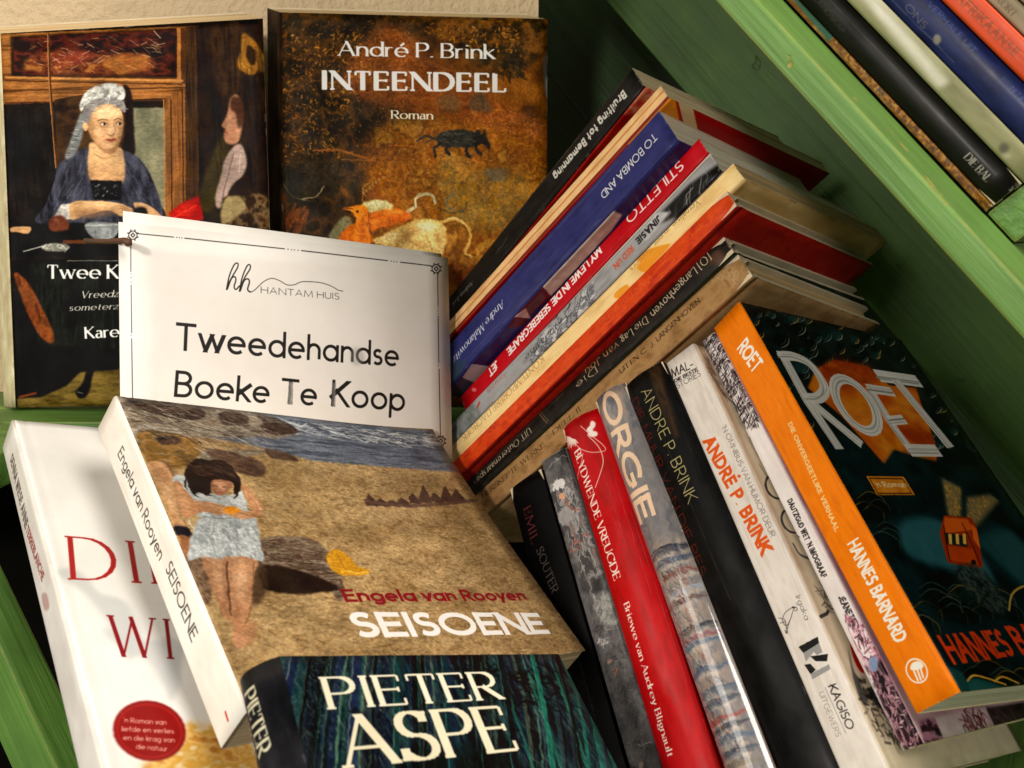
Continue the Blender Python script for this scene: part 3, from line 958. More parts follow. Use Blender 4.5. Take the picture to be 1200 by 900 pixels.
# ---- A: novel with a seated lady in a wooden room
def art_A():
    s = Sheet('A', 'front', 4400, (20, 16, 12)); s.z(0, 0, 3)
    s.tex(None, [(12, 10, 8), (26, 20, 15), (34, 25, 17)], (80, 80), seed=2)
    wood = [(84, 47, 18), (128, 78, 34), (150, 94, 44), (96, 56, 24)]
    s.tex([(0, 120), (700, 90), (700, 780), (580, 780), (580, 345), (0, 368)], wood, (200, 8), seed=4)
    s.poly([(36, 128), (622, 98), (624, 276), (40, 270)], (38, 22, 12), soft=2)
    s.tex([(48, 132), (616, 104), (616, 268), (50, 262)], [(22, 12, 8), (48, 20, 14), (80, 30, 20), (30, 16, 10)], (60, 30), seed=5, sharp=1.6)
    s.tex([(90, 215), (200, 180), (330, 190), (500, 190), (540, 240), (400, 262), (120, 255)], [(60, 26, 16), (110, 56, 26), (84, 34, 20), (140, 84, 36)], (30, 14), seed=6, soft=6, sharp=1.6, smooth=True)
    s.blob([(360, 215), (430, 195), (520, 198), (505, 240), (420, 258)], (150, 92, 36), .7, 6); s.blob([(180, 190), (260, 176), (330, 190), (280, 225), (200, 220)], (104, 38, 26), .8, 5)
    s.dabs([(100, 150), (560, 120), (580, 240), (100, 240)], 110, 30, 2.2, 10, [(190, 150, 100), (140, 60, 34), (210, 190, 150), (110, 40, 26)], .7, 3, 40)
    s.poly([(622, 98), (634, 98), (636, 290), (622, 284)], (150, 92, 42)); s.poly([(634, 98), (652, 96), (660, 300), (636, 290)], (70, 38, 16))
    s.line([(20, 272), (640, 284)], 8, (170, 112, 56)); s.line([(20, 284), (640, 296)], 4, (60, 32, 14))
    s.line([(10, 318), (650, 308)], 5, (72, 40, 18)); s.line([(20, 362), (650, 350)], 6, (64, 34, 14))
    s.line([(12, 335), (600, 330)], 6, (160, 100, 48), .8)
    s.tex([(0, 368), (192, 362), (200, 780), (20, 800)], [(10, 9, 8), (18, 15, 13), (26, 20, 16)], (60, 90), seed=8)
    s.tex([(192, 350), (300, 330), (450, 330), (470, 380), (470, 560), (200, 600)], [(24, 16, 10), (60, 38, 20), (30, 20, 14)], (60, 40), seed=9)
    s.tex([(466, 380), (580, 378), (582, 745), (560, 720), (470, 560)], [(96, 94, 70), (116, 112, 84), (130, 122, 92)], (50, 90), seed=10, soft=1)
    s.tex([(580, 346), (650, 310), (650, 760), (584, 760)], [(96, 56, 26), (140, 86, 40), (110, 66, 30)], (14, 220), seed=11)
    s.line([(600, 352), (604, 745)], 5, (60, 32, 14)); s.line([(640, 315), (644, 745)], 5, (66, 36, 16)); s.line([(575, 350), (578, 740)], 4, (168, 112, 60))
    s.tex([(650, 95), (694, 92), (700, 720), (652, 760)], [(40, 26, 14), (70, 44, 22), (30, 18, 12)], (8, 200), seed=12)
    s.tex([(690, 92), (945, 82), (950, 830), (700, 720)], [(16, 12, 10), (34, 22, 14), (24, 16, 12)], (30, 200), seed=13)
    s.line([(170, 120), (175, 290), (198, 590)], 9, (60, 34, 18)); s.line([(167, 120), (172, 290), (195, 590)], 3, (166, 108, 56))
    # second figure at right
    s.tex([(740, 110), (860, 100), (850, 300), (800, 340), (760, 300)], [(30, 20, 13), (58, 36, 20), (36, 24, 15)], (20, 60), seed=14, soft=10, smooth=True)
    s.blob([(850, 120), (880, 130), (915, 175), (922, 215), (890, 262), (850, 250), (832, 225), (845, 180)], (150, 96, 28), .95, 3)
    s.blob([(868, 160), (895, 175), (902, 210), (885, 230), (866, 205)], (34, 20, 10), .95, 2)
    s.line([(855, 140), (848, 220), (880, 250)], 5, (196, 144, 54), .6, curve=True); s.blob([(900, 190), (940, 200), (940, 240), (905, 250)], (130, 84, 26), .7, 4)
    s.blob([(780, 470), (740, 560), (700, 680), (700, 740), (760, 720), (800, 520)], (58, 48, 20), .9, 8)
    s.dabs([(740, 120), (930, 110), (930, 680), (760, 680)], 120, 90, 6, 85, [(44, 28, 18), (20, 14, 12), (60, 38, 22)], .35, 18, 10)
    s.blob([(810, 345), (835, 335), (852, 380), (850, 440), (835, 500), (800, 505), (785, 480), (790, 455), (778, 440), (796, 405)], (170, 116, 84), 1, 2)
    s.blob([(815, 340), (850, 350), (858, 420), (838, 450), (826, 400), (808, 380)], (52, 28, 16), .9, 4)
    s.line([(786, 408), (802, 412)], 3, (60, 30, 20)); s.line([(786, 462), (798, 466)], 3, (140, 50, 40)); s.blob([(800, 400), (812, 410), (806, 460), (795, 440)], (196, 140, 104), .6, 3)
    s.blob([(820, 515), (850, 510), (866, 570), (850, 620), (815, 650), (785, 720), (762, 730), (756, 690), (775, 620), (790, 560)], (158, 132, 118), 1, 2)
    s.line([(820, 540), (800, 620), (780, 700)], 5, (110, 88, 80), .8, curve=True); s.line([(845, 540), (838, 610)], 4, (190, 164, 150), .8, curve=True)
    s.poly([(592, 750), (640, 712), (698, 688), (716, 772), (660, 785), (604, 775)], (150, 18, 12), 1, 2); s.blob([(620, 740), (680, 705), (690, 740), (640, 765)], (190, 34, 22), .8, 6)
    s.line([(610, 765), (690, 720)], 5, (220, 50, 36), .7, curve=True)
    s.tex([(780, 700), (850, 690), (900, 680), (945, 700), (945, 800), (800, 810)], [(40, 26, 16), (110, 84, 50), (58, 34, 20)], (26, 30), seed=16, soft=4, smooth=True, sharp=1.6)
    s.blob([(790, 700), (840, 690), (862, 730), (830, 760), (785, 790), (775, 760)], (150, 130, 84), .9, 3)
    # seated lady
    s.blob([(430, 305), (460, 320), (470, 430), (472, 550), (430, 560), (440, 430)], (22, 14, 12), .95, 3)
    s.tex([(205, 580), (250, 545), (310, 520), (440, 530), (500, 570), (548, 660), (575, 760), (560, 790), (150, 790), (160, 720), (190, 640)], [(26, 26, 32), (48, 48, 58), (66, 66, 78)], (18, 50), seed=17, soft=1, smooth=True, sharp=1.3)
    s.dabs([(215, 590), (300, 540), (320, 690), (180, 760)], 45, 60, 3, 120, [(76, 76, 90), (34, 34, 42), (92, 92, 104)], .6, 7, 15)
    s.dabs([(440, 560), (520, 620), (560, 750), (440, 700)], 40, 60, 3, 62, [(22, 22, 28), (50, 50, 62), (74, 74, 90)], .6, 8, 15)
    s.blob([(312, 520), (330, 500), (410, 515), (434, 540), (430, 640), (320, 634)], (190, 146, 98), 1, 2)
    s.blob([(315, 560), (345, 590), (420, 600), (430, 640), (320, 634)], (190, 140, 92), .6, 6)
    s.line([(330, 540), (360, 556), (404, 548)], 3, (110, 80, 50), .8, curve=True)
    s.poly([(316, 632), (428, 636), (424, 700), (410, 705), (330, 700)], (14, 12, 12), 1, 1)
    s.dabs([(325, 645), (415, 648), (410, 690), (332, 690)], 22, 8, 3, 0, [(120, 120, 126), (60, 60, 66)], .8, 9, 60)
    # neck and face, modelled dark to light
    s.blob([(330, 470), (345, 520), (390, 545), (412, 520), (418, 480)], (150, 106, 68), 1, 3)
    s.blob([(304, 420), (316, 380), (362, 358), (410, 368), (430, 400), (432, 440), (424, 480), (404, 512), (380, 524), (352, 514), (326, 488), (310, 455)], (186, 142, 96), 1, 1.5)
    s.blob([(304, 420), (318, 400), (330, 470), (352, 512), (322, 486), (308, 450)], (136, 94, 58), .8, 6)
    s.blob([(340, 395), (370, 374), (408, 386), (416, 412), (380, 418), (350, 415)], (216, 176, 130), .85, 8)
    s.blob([(338, 450), (356, 446), (364, 468), (350, 484), (338, 470)], (212, 162, 118), .8, 6)
    s.blob([(404, 452), (420, 448), (418, 474), (406, 482)], (200, 150, 108), .7, 5)
    s.blob([(424, 410), (434, 420), (428, 480), (408, 508), (416, 470)], (140, 98, 62), .7, 4)
    s.blob([(350, 428), (374, 424), (378, 444), (352, 446)], (150, 106, 70), .6, 4); s.blob([(406, 426), (426, 424), (426, 442), (408, 444)], (146, 102, 68), .6, 4)
    s.line([(342, 424), (358, 418), (378, 422)], 3.2, (84, 54, 34), .9, curve=True); s.line([(402, 422), (414, 417), (428, 421)], 3.2, (84, 54, 34), .9, curve=True)
    s.ell((363, 436), 9, 4.5, (206, 190, 166)); s.ell((418, 436), 7.5, 4.2, (200, 184, 160)); s.ell((366, 436), 4.5, 4.5, (28, 18, 14)); s.ell((421, 436), 4, 4.2, (28, 18, 14))
    s.line([(352, 436), (362, 430), (375, 434)], 2.4, (60, 36, 24), 1, curve=True); s.line([(409, 435), (417, 430), (427, 434)], 2.4, (60, 36, 24), 1, curve=True)
    s.blob([(386, 430), (398, 430), (404, 462), (396, 474), (382, 470)], (204, 160, 116), .8, 3); s.line([(399, 434), (405, 460), (398, 472)], 3, (132, 88, 56), .8, curve=True); s.line([(380, 471), (388, 476), (399, 473)], 3, (110, 68, 44), .9, curve=True)
    s.blob([(370, 491), (382, 487), (390, 489), (398, 486), (408, 490), (392, 500)], (146, 66, 50), 1, 1); s.line([(369, 492), (389, 493), (409, 490)], 1.8, (84, 34, 28), .9)
    s.blob([(374, 505), (398, 503), (396, 516), (380, 518)], (204, 160, 116), .6, 4); s.line([(374, 503), (396, 502)], 3, (140, 98, 64), .6)
    s.blob([(310, 440), (300, 425), (292, 392), (312, 358), (370, 340), (425, 346), (442, 380), (436, 396), (410, 372), (372, 364), (340, 376), (322, 400)], (112, 106, 100), 1, 1.5)
    s.dabs([(296, 400), (310, 355), (430, 348), (436, 388), (372, 366), (320, 400)], 60, 30, 2, -25, [(150, 144, 136), (86, 80, 76), (170, 164, 154)], .7, 19, 30, .5)
    s.tex([(286, 392), (280, 366), (300, 325), (340, 300), (390, 292), (430, 305), (440, 330), (430, 350), (380, 344), (330, 352), (300, 372)], [(120, 116, 106), (176, 172, 160), (206, 202, 190)], (12, 12), seed=20, soft=1, smooth=True, sharp=1.5)
    s.dabs([(300, 340), (360, 300), (430, 310), (420, 350), (330, 350)], 30, 26, 3, -40, [(220, 216, 204), (140, 136, 126)], .7, 21, 40)
    s.blob([(285, 395), (300, 420), (285, 490), (262, 545), (228, 556), (245, 500), (266, 440)], (104, 104, 100), 1, 2)
    s.dabs([(275, 410), (290, 430), (262, 540), (235, 550)], 22, 18, 2.5, 8, [(50, 52, 60), (170, 168, 158)], .8, 22, 8)
    s.ell((300, 445), 9, 16, (196, 150, 104), 1, 1)
    s.tex([(190, 760), (215, 720), (262, 712), (250, 770), (190, 778)], [(150, 144, 134), (206, 200, 188)], (8, 8), seed=24, soft=1)
    s.blob([(250, 712), (330, 706), (390, 710), (440, 720), (470, 740), (474, 758), (430, 762), (380, 740), (300, 755), (250, 772)], (198, 150, 100), 1, 1.5)
    s.blob([(470, 712), (520, 720), (560, 752), (575, 775), (540, 790), (510, 760), (480, 740)], (186, 140, 96), 1, 1.5)
    s.blob([(262, 735), (340, 738), (420, 748), (380, 756), (280, 766)], (140, 98, 62), .7, 6); s.blob([(290, 716), (360, 712), (420, 722), (350, 728)], (220, 176, 126), .7, 5)
    for k in range(4): s.line([(420 + k * 4, 722 + k * 9), (472 - k * 6, 744 + k * 6)], 2, (130, 86, 56), .8)
    s.blob([(470, 735), (510, 730), (515, 770), (475, 775)], (20, 16, 16), 1, 2)
    # table
    s.dabs([(20, 380), (190, 370), (190, 760), (30, 770)], 60, 90, 6, 88, [(30, 24, 20), (10, 8, 8)], .5, 23, 8)
    s.poly([(35, 790), (560, 775), (900, 800), (900, 900), (40, 900)], (13, 11, 10), 1, 3)
    s.blob([(300, 785), (410, 783), (420, 800), (395, 838), (330, 838)], (118, 120, 118), 1, 1.5); s.line([(304, 792), (415, 790)], 6, (160, 160, 152), 1)
    s.dabs([(320, 800), (400, 800), (390, 836), (340, 836)], 14, 24, 3, 80, [(80, 82, 84), (150, 150, 144)], .7, 25, 12)
    s.blob([(172, 775), (210, 755), (240, 780), (235, 808), (180, 810)], (96, 46, 28), 1, 2); s.ell((200, 775), 12, 7, (150, 86, 56), .6, 3)
    s.ell((195, 869), 50, 15, (110, 108, 96), 1, 1); s.dabs([(155, 860), (235, 860), (235, 880), (155, 880)], 22, 16, 3, 0, [(190, 186, 170), (70, 68, 60)], .8, 26, 50)
    s.line([(82, 884), (150, 866)], 4, (150, 148, 140)); s.blob([(38, 800), (80, 796), (110, 800), (98, 822), (60, 815), (38, 815)], (196, 146, 96), 1, 1)
    s.line([(225, 850), (420, 850), (440, 848)], 12, (84, 44, 22), 1, curve=True)
    s.z(0, 230, 3.1034)
    s.poly([(45, 232), (440, 226), (436, 900), (60, 900)], (10, 9, 8), 1, 3)
    s.tex([(100, 240), (430, 232), (420, 560), (140, 540)], [(8, 8, 8), (24, 26, 22), (12, 12, 11)], (14, 120), seed=27, soft=6)
    s.tex([(50, 280), (100, 310), (150, 400), (195, 500), (185, 535), (140, 500), (90, 400)], [(96, 44, 18), (120, 60, 26), (70, 34, 16)], (20, 40), seed=28, soft=2, smooth=True)
    s.tex([(60, 735), (150, 730), (240, 690), (290, 640), (440, 630), (440, 760), (65, 790)], [(60, 46, 18), (92, 74, 30), (110, 88, 38)], (60, 14), seed=29, soft=3)
    s.blob([(320, 620), (345, 610), (335, 660), (320, 720), (290, 735), (275, 710), (300, 680)], (8, 7, 7), 1, 2)
    s.line([(282, 712), (300, 716)], 5, (90, 88, 84), .7)
    s.line([(245, 234), (436, 234)], 3, (150, 146, 130), .7)
    s.line([(70, 730), (130, 715)], 8, (110, 48, 22), .9, curve=True)
    s.warp(.7, 14, 1); s.strokes(.10, (9, 4), 5); s.strokes(.12, (60, 60), 6)
    s.text("Twee Kapelle", (174, 298), (640, 298), 48, 'serif', (226, 222, 208))
    s.text("Vreedzame", (296, 370), (505, 362), 24, 'ital', (220, 214, 198))
    s.text("someterzettings", (252, 416), (560, 405), 22, 'ital', (220, 214, 198))
    s.text("Karel Schoe", (312, 516), (640, 500), 40, 'serif', (226, 222, 208))
    s.grain(.03, 1); s.wear(120, (170, 150, 120), 3)
    sp = Sheet('A', 'spine', 5200, (186, 174, 138)); sp.z(0, 230, 3.1034)
    sp.tex(None, [(170, 156, 120), (198, 186, 150)], (60, 20), seed=31)
    sp.text("Vreedzame somer", (10, -150), (18, 190), 16, 'ital', (40, 34, 26), .8)
    sp.text("Twee Kapelle", (14, 230), (26, 480), 12, 'sansl', (80, 70, 50), .6)
    sp.blob([(26, 660), (42, 670), (42, 705), (28, 705)], (40, 34, 28), .8, 1)
    sp.grain(.03, 2); sp.wear(60, (120, 100, 70), 4)
    return s, sp


# ---- B: INTEENDEEL, old landscape with beasts
def art_B():
    s = Sheet('B', 'front', 4400, (84, 44, 16)); s.z(300, 0, 3)
    s.tex(None, [(58, 32, 12), (96, 54, 16), (122, 70, 20), (84, 40, 14)], (110, 110), seed=41, sharp=1.3)
    s.tex([(80, 60), (560, 70), (620, 330), (520, 500), (440, 640), (380, 820), (80, 830)], [(30, 24, 14), (52, 36, 18), (74, 46, 20), (36, 28, 16)], (50, 50), seed=42, soft=14, smooth=True, sharp=1.5)
    s.tex([(560, 70), (1030, 70), (1030, 160), (900, 250), (760, 220), (640, 130)], [(36, 28, 14), (70, 44, 18), (110, 66, 22)], (30, 24), seed=43, soft=12, smooth=True, sharp=1.6)
    s.tex([(440, 90), (540, 120), (700, 260), (800, 330), (1020, 440), (1020, 520), (700, 430), (560, 400), (300, 300)], [(110, 54, 20), (140, 72, 26), (96, 48, 18)], (60, 30), seed=44, soft=18, smooth=True, a=.85)
    s.tex([(470, 420), (1020, 520), (1030, 900), (560, 900), (380, 700)], [(120, 62, 14), (150, 88, 22), (104, 56, 14), (160, 104, 34)], (50, 50), seed=45, soft=20, smooth=True, sharp=1.5, a=.9)
    s.tex([(640, 560), (800, 600), (960, 620), (900, 800), (700, 780)], [(130, 96, 30), (100, 84, 44), (150, 110, 40)], (36, 40), seed=46, soft=20, smooth=True, a=.7, sharp=1.6)
    amber = [(176, 106, 24), (206, 134, 40), (140, 78, 18), (90, 52, 20)]
    s.dabs([(85, 120), (440, 110), (420, 260), (300, 420), (85, 460)], 480, 11, 4, 30, amber + [(40, 30, 16), (150, 84, 18)], .75, 51, 90)
    s.dabs([(85, 460), (240, 440), (320, 560), (200, 620), (85, 560)], 160, 10, 4, 30, amber + [(34, 26, 14)], .7, 52, 90)
    s.dabs([(560, 85), (940, 80), (940, 200), (700, 190)], 260, 11, 4, 20, amber + [(30, 24, 14), (44, 30, 14)], .75, 53, 90)
    s.dabs([(860, 170), (940, 160), (940, 280), (860, 280)], 60, 26, 8, 40, [(30, 26, 18), (44, 34, 22)], .8, 54, 60)
    s.dabs([(480, 480), (1020, 560), (1010, 880), (560, 840)], 700, 20, 3, 60, [(170, 100, 26), (120, 66, 16), (190, 120, 40), (90, 50, 16), (150, 110, 50)], .5, 55, 90)
    s.dabs([(760, 330), (1020, 420), (1020, 540), (700, 440)], 160, 22, 3, 30, [(180, 96, 30), (110, 54, 18), (196, 120, 40)], .45, 56, 60)
    s.dabs([(85, 70), (560, 70), (600, 330), (500, 500), (430, 640), (85, 640)], 1500, 7, 2.6, 20, [(30, 22, 12), (44, 30, 14), (150, 88, 22), (24, 18, 10), (110, 62, 18), (190, 116, 34)], .6, 71, 90)
    s.dabs([(430, 350), (1020, 430), (1020, 860), (430, 640)], 1500, 9, 2.4, 50, [(150, 84, 20), (90, 48, 14), (176, 112, 36), (70, 40, 14), (196, 136, 54)], .45, 72, 90)
    s.line([(200, 528), (300, 530), (430, 570)], 10, (150, 84, 30), .8, curve=True, taper=True); s.line([(300, 560), (420, 566)], 5, (180, 112, 50), .7, taper=True)
    s.line([(465, 512), (560, 514)], 8, (196, 100, 34), .8, taper=True)
    s.tex([(90, 590), (250, 540), (300, 640), (210, 705), (110, 690)], [(24, 22, 17), (40, 34, 24), (20, 18, 14)], (30, 30), seed=57, soft=10, smooth=True, a=.7)
    s.line([(160, 700), (210, 690), (240, 655)], 5, (140, 120, 84), .8, curve=True)
    s.line([(90, 640), (130, 690), (190, 706)], 3, (110, 96, 70), .6, curve=True)
    s.line([(780, 290), (800, 380)], 9, (60, 40, 26), .8); s.blob([(760, 340), (800, 330), (830, 390), (750, 385)], (78, 62, 44), .7, 5)
    s.blob([(800, 600), (870, 590), (880, 625), (830, 640)], (92, 84, 66), .7, 5); s.blob([(640, 350), (700, 330), (720, 380), (660, 395)], (96, 78, 50), .5, 8)
    # boar-like beast
    s.blob([(635, 480), (660, 462), (720, 455), (775, 468), (790, 490), (780, 512), (740, 518), (670, 518), (640, 505)], (44, 42, 36), 1, 1.5)
    s.blob([(765, 470), (785, 455), (795, 472), (806, 456), (812, 480), (824, 505), (816, 524), (800, 506), (775, 510)], (36, 33, 30), 1, 1)
    for x0, y0, x1, y1, x2, y2 in ((650, 500, 628, 520, 632, 548), (672, 510, 668, 530, 678, 544), (745, 510, 738, 530, 750, 550), (770, 505, 776, 530, 792, 544)):
        s.line([(x0, y0), (x1, y1), (x2, y2)], 11, (36, 33, 29), 1, curve=True)
    s.line([(640, 490), (600, 478), (565, 494)], 9, (40, 36, 30), .9, curve=True, taper=True); s.line([(630, 480), (600, 500)], 5, (40, 36, 30), .9)
    s.dabs([(650, 465), (770, 470), (770, 500), (650, 505)], 60, 16, 2.5, 10, [(80, 74, 58), (24, 22, 20), (104, 94, 70)], .6, 58, 30)
    # orange and cream beasts
    s.blob([(255, 840), (290, 775), (325, 760), (345, 800), (330, 850)], (118, 110, 74), 1, 3)
    s.blob([(290, 845), (320, 800), (350, 790), (350, 850)], (196, 92, 20), 1, 2)
    s.blob([(372, 720), (400, 705), (450, 704), (480, 722), (470, 745), (420, 750), (385, 745)], (186, 172, 112), 1, 2)
    s.blob([(395, 760), (440, 738), (500, 735), (545, 745), (540, 770), (500, 780), (440, 800), (400, 810)], (204, 92, 18), 1, 2)
    s.tex([(395, 770), (450, 748), (530, 745), (520, 775), (430, 800)], [(184, 76, 14), (226, 120, 34)], (30, 10), seed=59, soft=3, smooth=True)
    s.blob([(302, 732), (345, 726), (378, 722), (396, 745), (392, 800), (410, 850), (350, 855), (345, 800), (352, 762), (330, 742)], (222, 116, 26), 1, 1.5)
    s.line([(392, 745), (400, 790), (405, 850)], 5, (140, 60, 12), .7, curve=True); s.ell((358, 742), 4, 3.5, (40, 24, 10)); s.line([(340, 735), (302, 731)], 5, (60, 30, 14), .7)
    s.line([(372, 718), (380, 680), (420, 640), (476, 610)], 7, (130, 84, 36), 1, curve=True, taper=True); s.line([(385, 690), (376, 662), (398, 640)], 5, (150, 96, 40), .9, curve=True)
    for k in range(7): s.line([(378 + k * 12, 684 - k * 10), (372 + k * 12, 676 - k * 10)], 3, (190, 140, 70), .8)
    s.blob([(300, 650), (330, 690), (310, 690)], (130, 74, 24), .7, 3)
    s.blob([(412, 850), (440, 830), (520, 790), (580, 770), (640, 775), (668, 810), (660, 880), (640, 900), (560, 885), (470, 868)], (206, 168, 92), 1, 2)
    s.tex([(440, 840), (530, 795), (610, 778), (650, 810), (630, 880), (520, 868)], [(176, 132, 64), (222, 188, 112), (232, 206, 140)], (40, 30), seed=60, soft=5, smooth=True, a=.8)
    s.blob([(480, 860), (520, 820), (560, 800), (540, 850), (500, 875)], (150, 104, 48), .6, 8); s.blob([(560, 790), (610, 782), (620, 800), (580, 812)], (240, 218, 160), .7, 6); s.blob([(635, 800), (655, 830), (650, 870), (632, 850)], (150, 108, 54), .6, 6)
    s.blob([(410, 742), (470, 738), (520, 745), (480, 755)], (236, 140, 50), .6, 5); s.blob([(420, 785), (480, 772), (520, 768), (470, 795)], (130, 52, 12), .6, 6); s.blob([(365, 770), (385, 770), (385, 840), (365, 840)], (170, 74, 16), .6, 5); s.blob([(390, 712), (440, 708), (450, 722), (400, 726)], (222, 210, 156), .6, 4)
    s.dabs([(450, 840), (560, 785), (650, 800), (640, 890), (520, 868)], 160, 14, 2.2, 20, [(230, 200, 136), (160, 116, 60), (120, 84, 40)], .35, 73, 60, .6)
    s.dabs([(300, 740), (400, 735), (540, 740), (520, 780), (400, 840), (350, 850)], 120, 12, 2.2, 20, [(240, 150, 60), (150, 66, 14), (90, 40, 12)], .35, 74, 60, .6)
    s.line([(600, 830), (620, 880)], 6, (160, 110, 52), .6, curve=True)
    s.line([(650, 780), (700, 768), (745, 800), (752, 850), (735, 885), (755, 900)], 11, (196, 146, 66), 1, curve=True)
    s.line([(655, 776), (700, 766), (742, 796)], 4, (230, 196, 120), .8, curve=True)
    s.line([(535, 742), (560, 725), (560, 700), (590, 680), (620, 690), (630, 712)], 10, (170, 152, 104), 1, curve=True); s.line([(560, 722), (562, 702), (592, 684)], 4, (214, 196, 146), .8, curve=True)
    s.line([(640, 730), (690, 748), (735, 735), (742, 715)], 5, (70, 66, 48), .9, curve=True); s.line([(690, 680), (670, 720), (700, 740)], 8, (104, 100, 72), .8, curve=True)
    s.blob([(780, 860), (820, 842), (840, 850), (800, 880), (775, 900)], (170, 116, 40), .9, 3)
    s.dabs([(120, 740), (190, 740), (150, 820), (100, 822)], 24, 40, 10, 115, [(120, 60, 20), (90, 44, 18)], .7, 61, 20)
    s.blob([(70, 690), (100, 680), (104, 710), (75, 715)], (130, 50, 20), .7, 5)
    s.warp(2, 12, 2); s.strokes(.14, (5, 5), 7); s.strokes(.12, (70, 70), 8)
    cr = (244, 234, 214)
    s.text("André P. Brink", (292, 194), (836, 206), 49, 'serif', cr)
    s.text("INTEENDEEL", (236, 312), (876, 322), 62, 'serifb', cr)
    s.text("Roman", (478, 416), (620, 419), 28, 'serif', (228, 214, 186))
    s.blob([(1012, 200), (1030, 190), (1032, 350), (1018, 330), (1010, 260)], (70, 66, 62), .9, 2); s.blob([(1018, 280), (1030, 270), (1030, 350), (1020, 330)], (150, 146, 138), .8, 2)
    s.poly([(78, 56), (90, 56), (90, 860), (78, 860)], (60, 52, 40), .5, 2)
    s.line([(84, 60), (84, 860)], 2, (150, 134, 104), .6)
    s.grain(.04, 5); s.wear(160, (180, 150, 110), 6)
    sp = Sheet('B', 'spine', 4500, (24, 18, 13)); sp.z(300, 0, 3)
    sp.tex(None, [(16, 12, 9), (36, 26, 18), (50, 34, 22)], (60, 20), seed=62)
    sp.text("INTEENDEEL", (54, 130), (54, 420), 18, 'serif', (170, 150, 110), .5); sp.text("André P. Brink", (52, 480), (52, 760), 16, 'serif', (170, 150, 110), .5)
    sp.grain(.04, 7); sp.wear(50, (120, 96, 64), 8)
    return s, sp


# ---- C: sign card
def art_C():
    s = Sheet('C', 'front', 5600, (232, 224, 213)); s.z(130, 250, 2.927)
    k = (26, 24, 22)
    def dashed(segs):
        for a, b in segs: s.line([a, b], 3.2, (48, 45, 42))
    dashed([((92, 70), (214, 82)), ((252, 86), (592, 123)), ((650, 129), (946, 163)), ((990, 168), (1096, 180))])
    for x, y in ((224, 83), (233, 84), (242, 85), (604, 124), (616, 126), (626, 127), (638, 128), (958, 165), (968, 166), (978, 167)): s.ell((x, y), 2, 2, (48, 45, 42))
    dashed([((68, 96), (68, 200)), ((69, 246), (71, 410)), ((71, 430), (74, 640)), ((74, 660), (76, 900))])
    for y in (208, 220, 236, 418): s.ell((69, y), 2, 2, (48, 45, 42))
    dashed([((1119, 208), (1121, 318)), ((1121, 352), (1123, 512)), ((1124, 534), (1129, 764))])
    for y in (326, 335, 344, 522): s.ell((1121, y), 2, 2, (48, 45, 42))
    for cx, cy in ((75, 75), (1114, 190), (1130, 781)):
        r = 1.0
        s.poly([(cx - 9, cy), (cx, cy - 10), (cx + 9, cy), (cx, cy + 10)], k)
        s.poly([(cx - 4, cy), (cx, cy - 5), (cx + 4, cy), (cx, cy + 5)], (232, 224, 213))
        for q in range(8):
            a = q * math.pi / 4
            p = (cx + 14 * math.cos(a), cy + 14 * math.sin(a)); t = a + math.pi / 2
            s.line([(p[0] - 5 * math.cos(t), p[1] - 5 * math.sin(t)), (p[0] + 5 * math.cos(t), p[1] + 5 * math.sin(t))], 4.5 if q % 2 else 3, k)
            s.ell((cx + 19 * math.cos(a + .4), cy + 19 * math.sin(a + .4)), 2.2, 2.2, k)
    # script monogram and hill line
    s.line([(394, 262), (404, 215), (420, 178), (432, 172), (432, 186), (416, 214), (402, 240), (396, 262)], 4, k, curve=True)
    s.line([(398, 258), (410, 226), (422, 218), (426, 230), (420, 252), (426, 262), (438, 250)], 4.2, k, curve=True)
    s.line([(438, 268), (448, 220), (464, 182), (474, 178), (474, 192), (458, 218), (446, 244), (440, 268)], 4, k, curve=True)
    s.line([(442, 264), (454, 232), (468, 226), (472, 238), (466, 262), (474, 271), (490, 264), (520, 236), (548, 224), (575, 232), (600, 246), (625, 246), (650, 236), (690, 236), (725, 241), (755, 252), (775, 264), (792, 268)], 2.6, (60, 56, 52), curve=True)
    s.line([(442, 264), (454, 232), (468, 226), (472, 238), (466, 262), (476, 271)], 4.4, k, curve=True)
    s.text("HANTAM HUIS", (512, 275), (778, 297), 22, 'sansl', k)
    s.text("Tweedehandse", (224, 470), (980, 527), 84, 'sans', k)
    s.text("Boeke ", (220, 630), (560, 655), 84, 'sans', k)
    s.text("Te", (582, 652), (696, 662), 82, 'sans', k)
    s.text("Koop", (756, 662), (1000, 680), 84, 'sans', k)
    # where the ink caught the light / is rubbed away
    s.blob([(820, 470), (845, 462), (862, 480), (866, 505), (845, 522), (822, 512)], (150, 146, 140), .45, 6)
    s.tex([(606, 578), (622, 580), (620, 656), (604, 656)], [(120, 116, 110), (170, 166, 158)], (8, 20), seed=65, a=.85)
    s.tex([(755, 580), (768, 582), (766, 664), (755, 664)], [(110, 106, 100), (150, 146, 140)], (8, 20), seed=66, a=.7)
    s.grain(.01, 9)
    return s


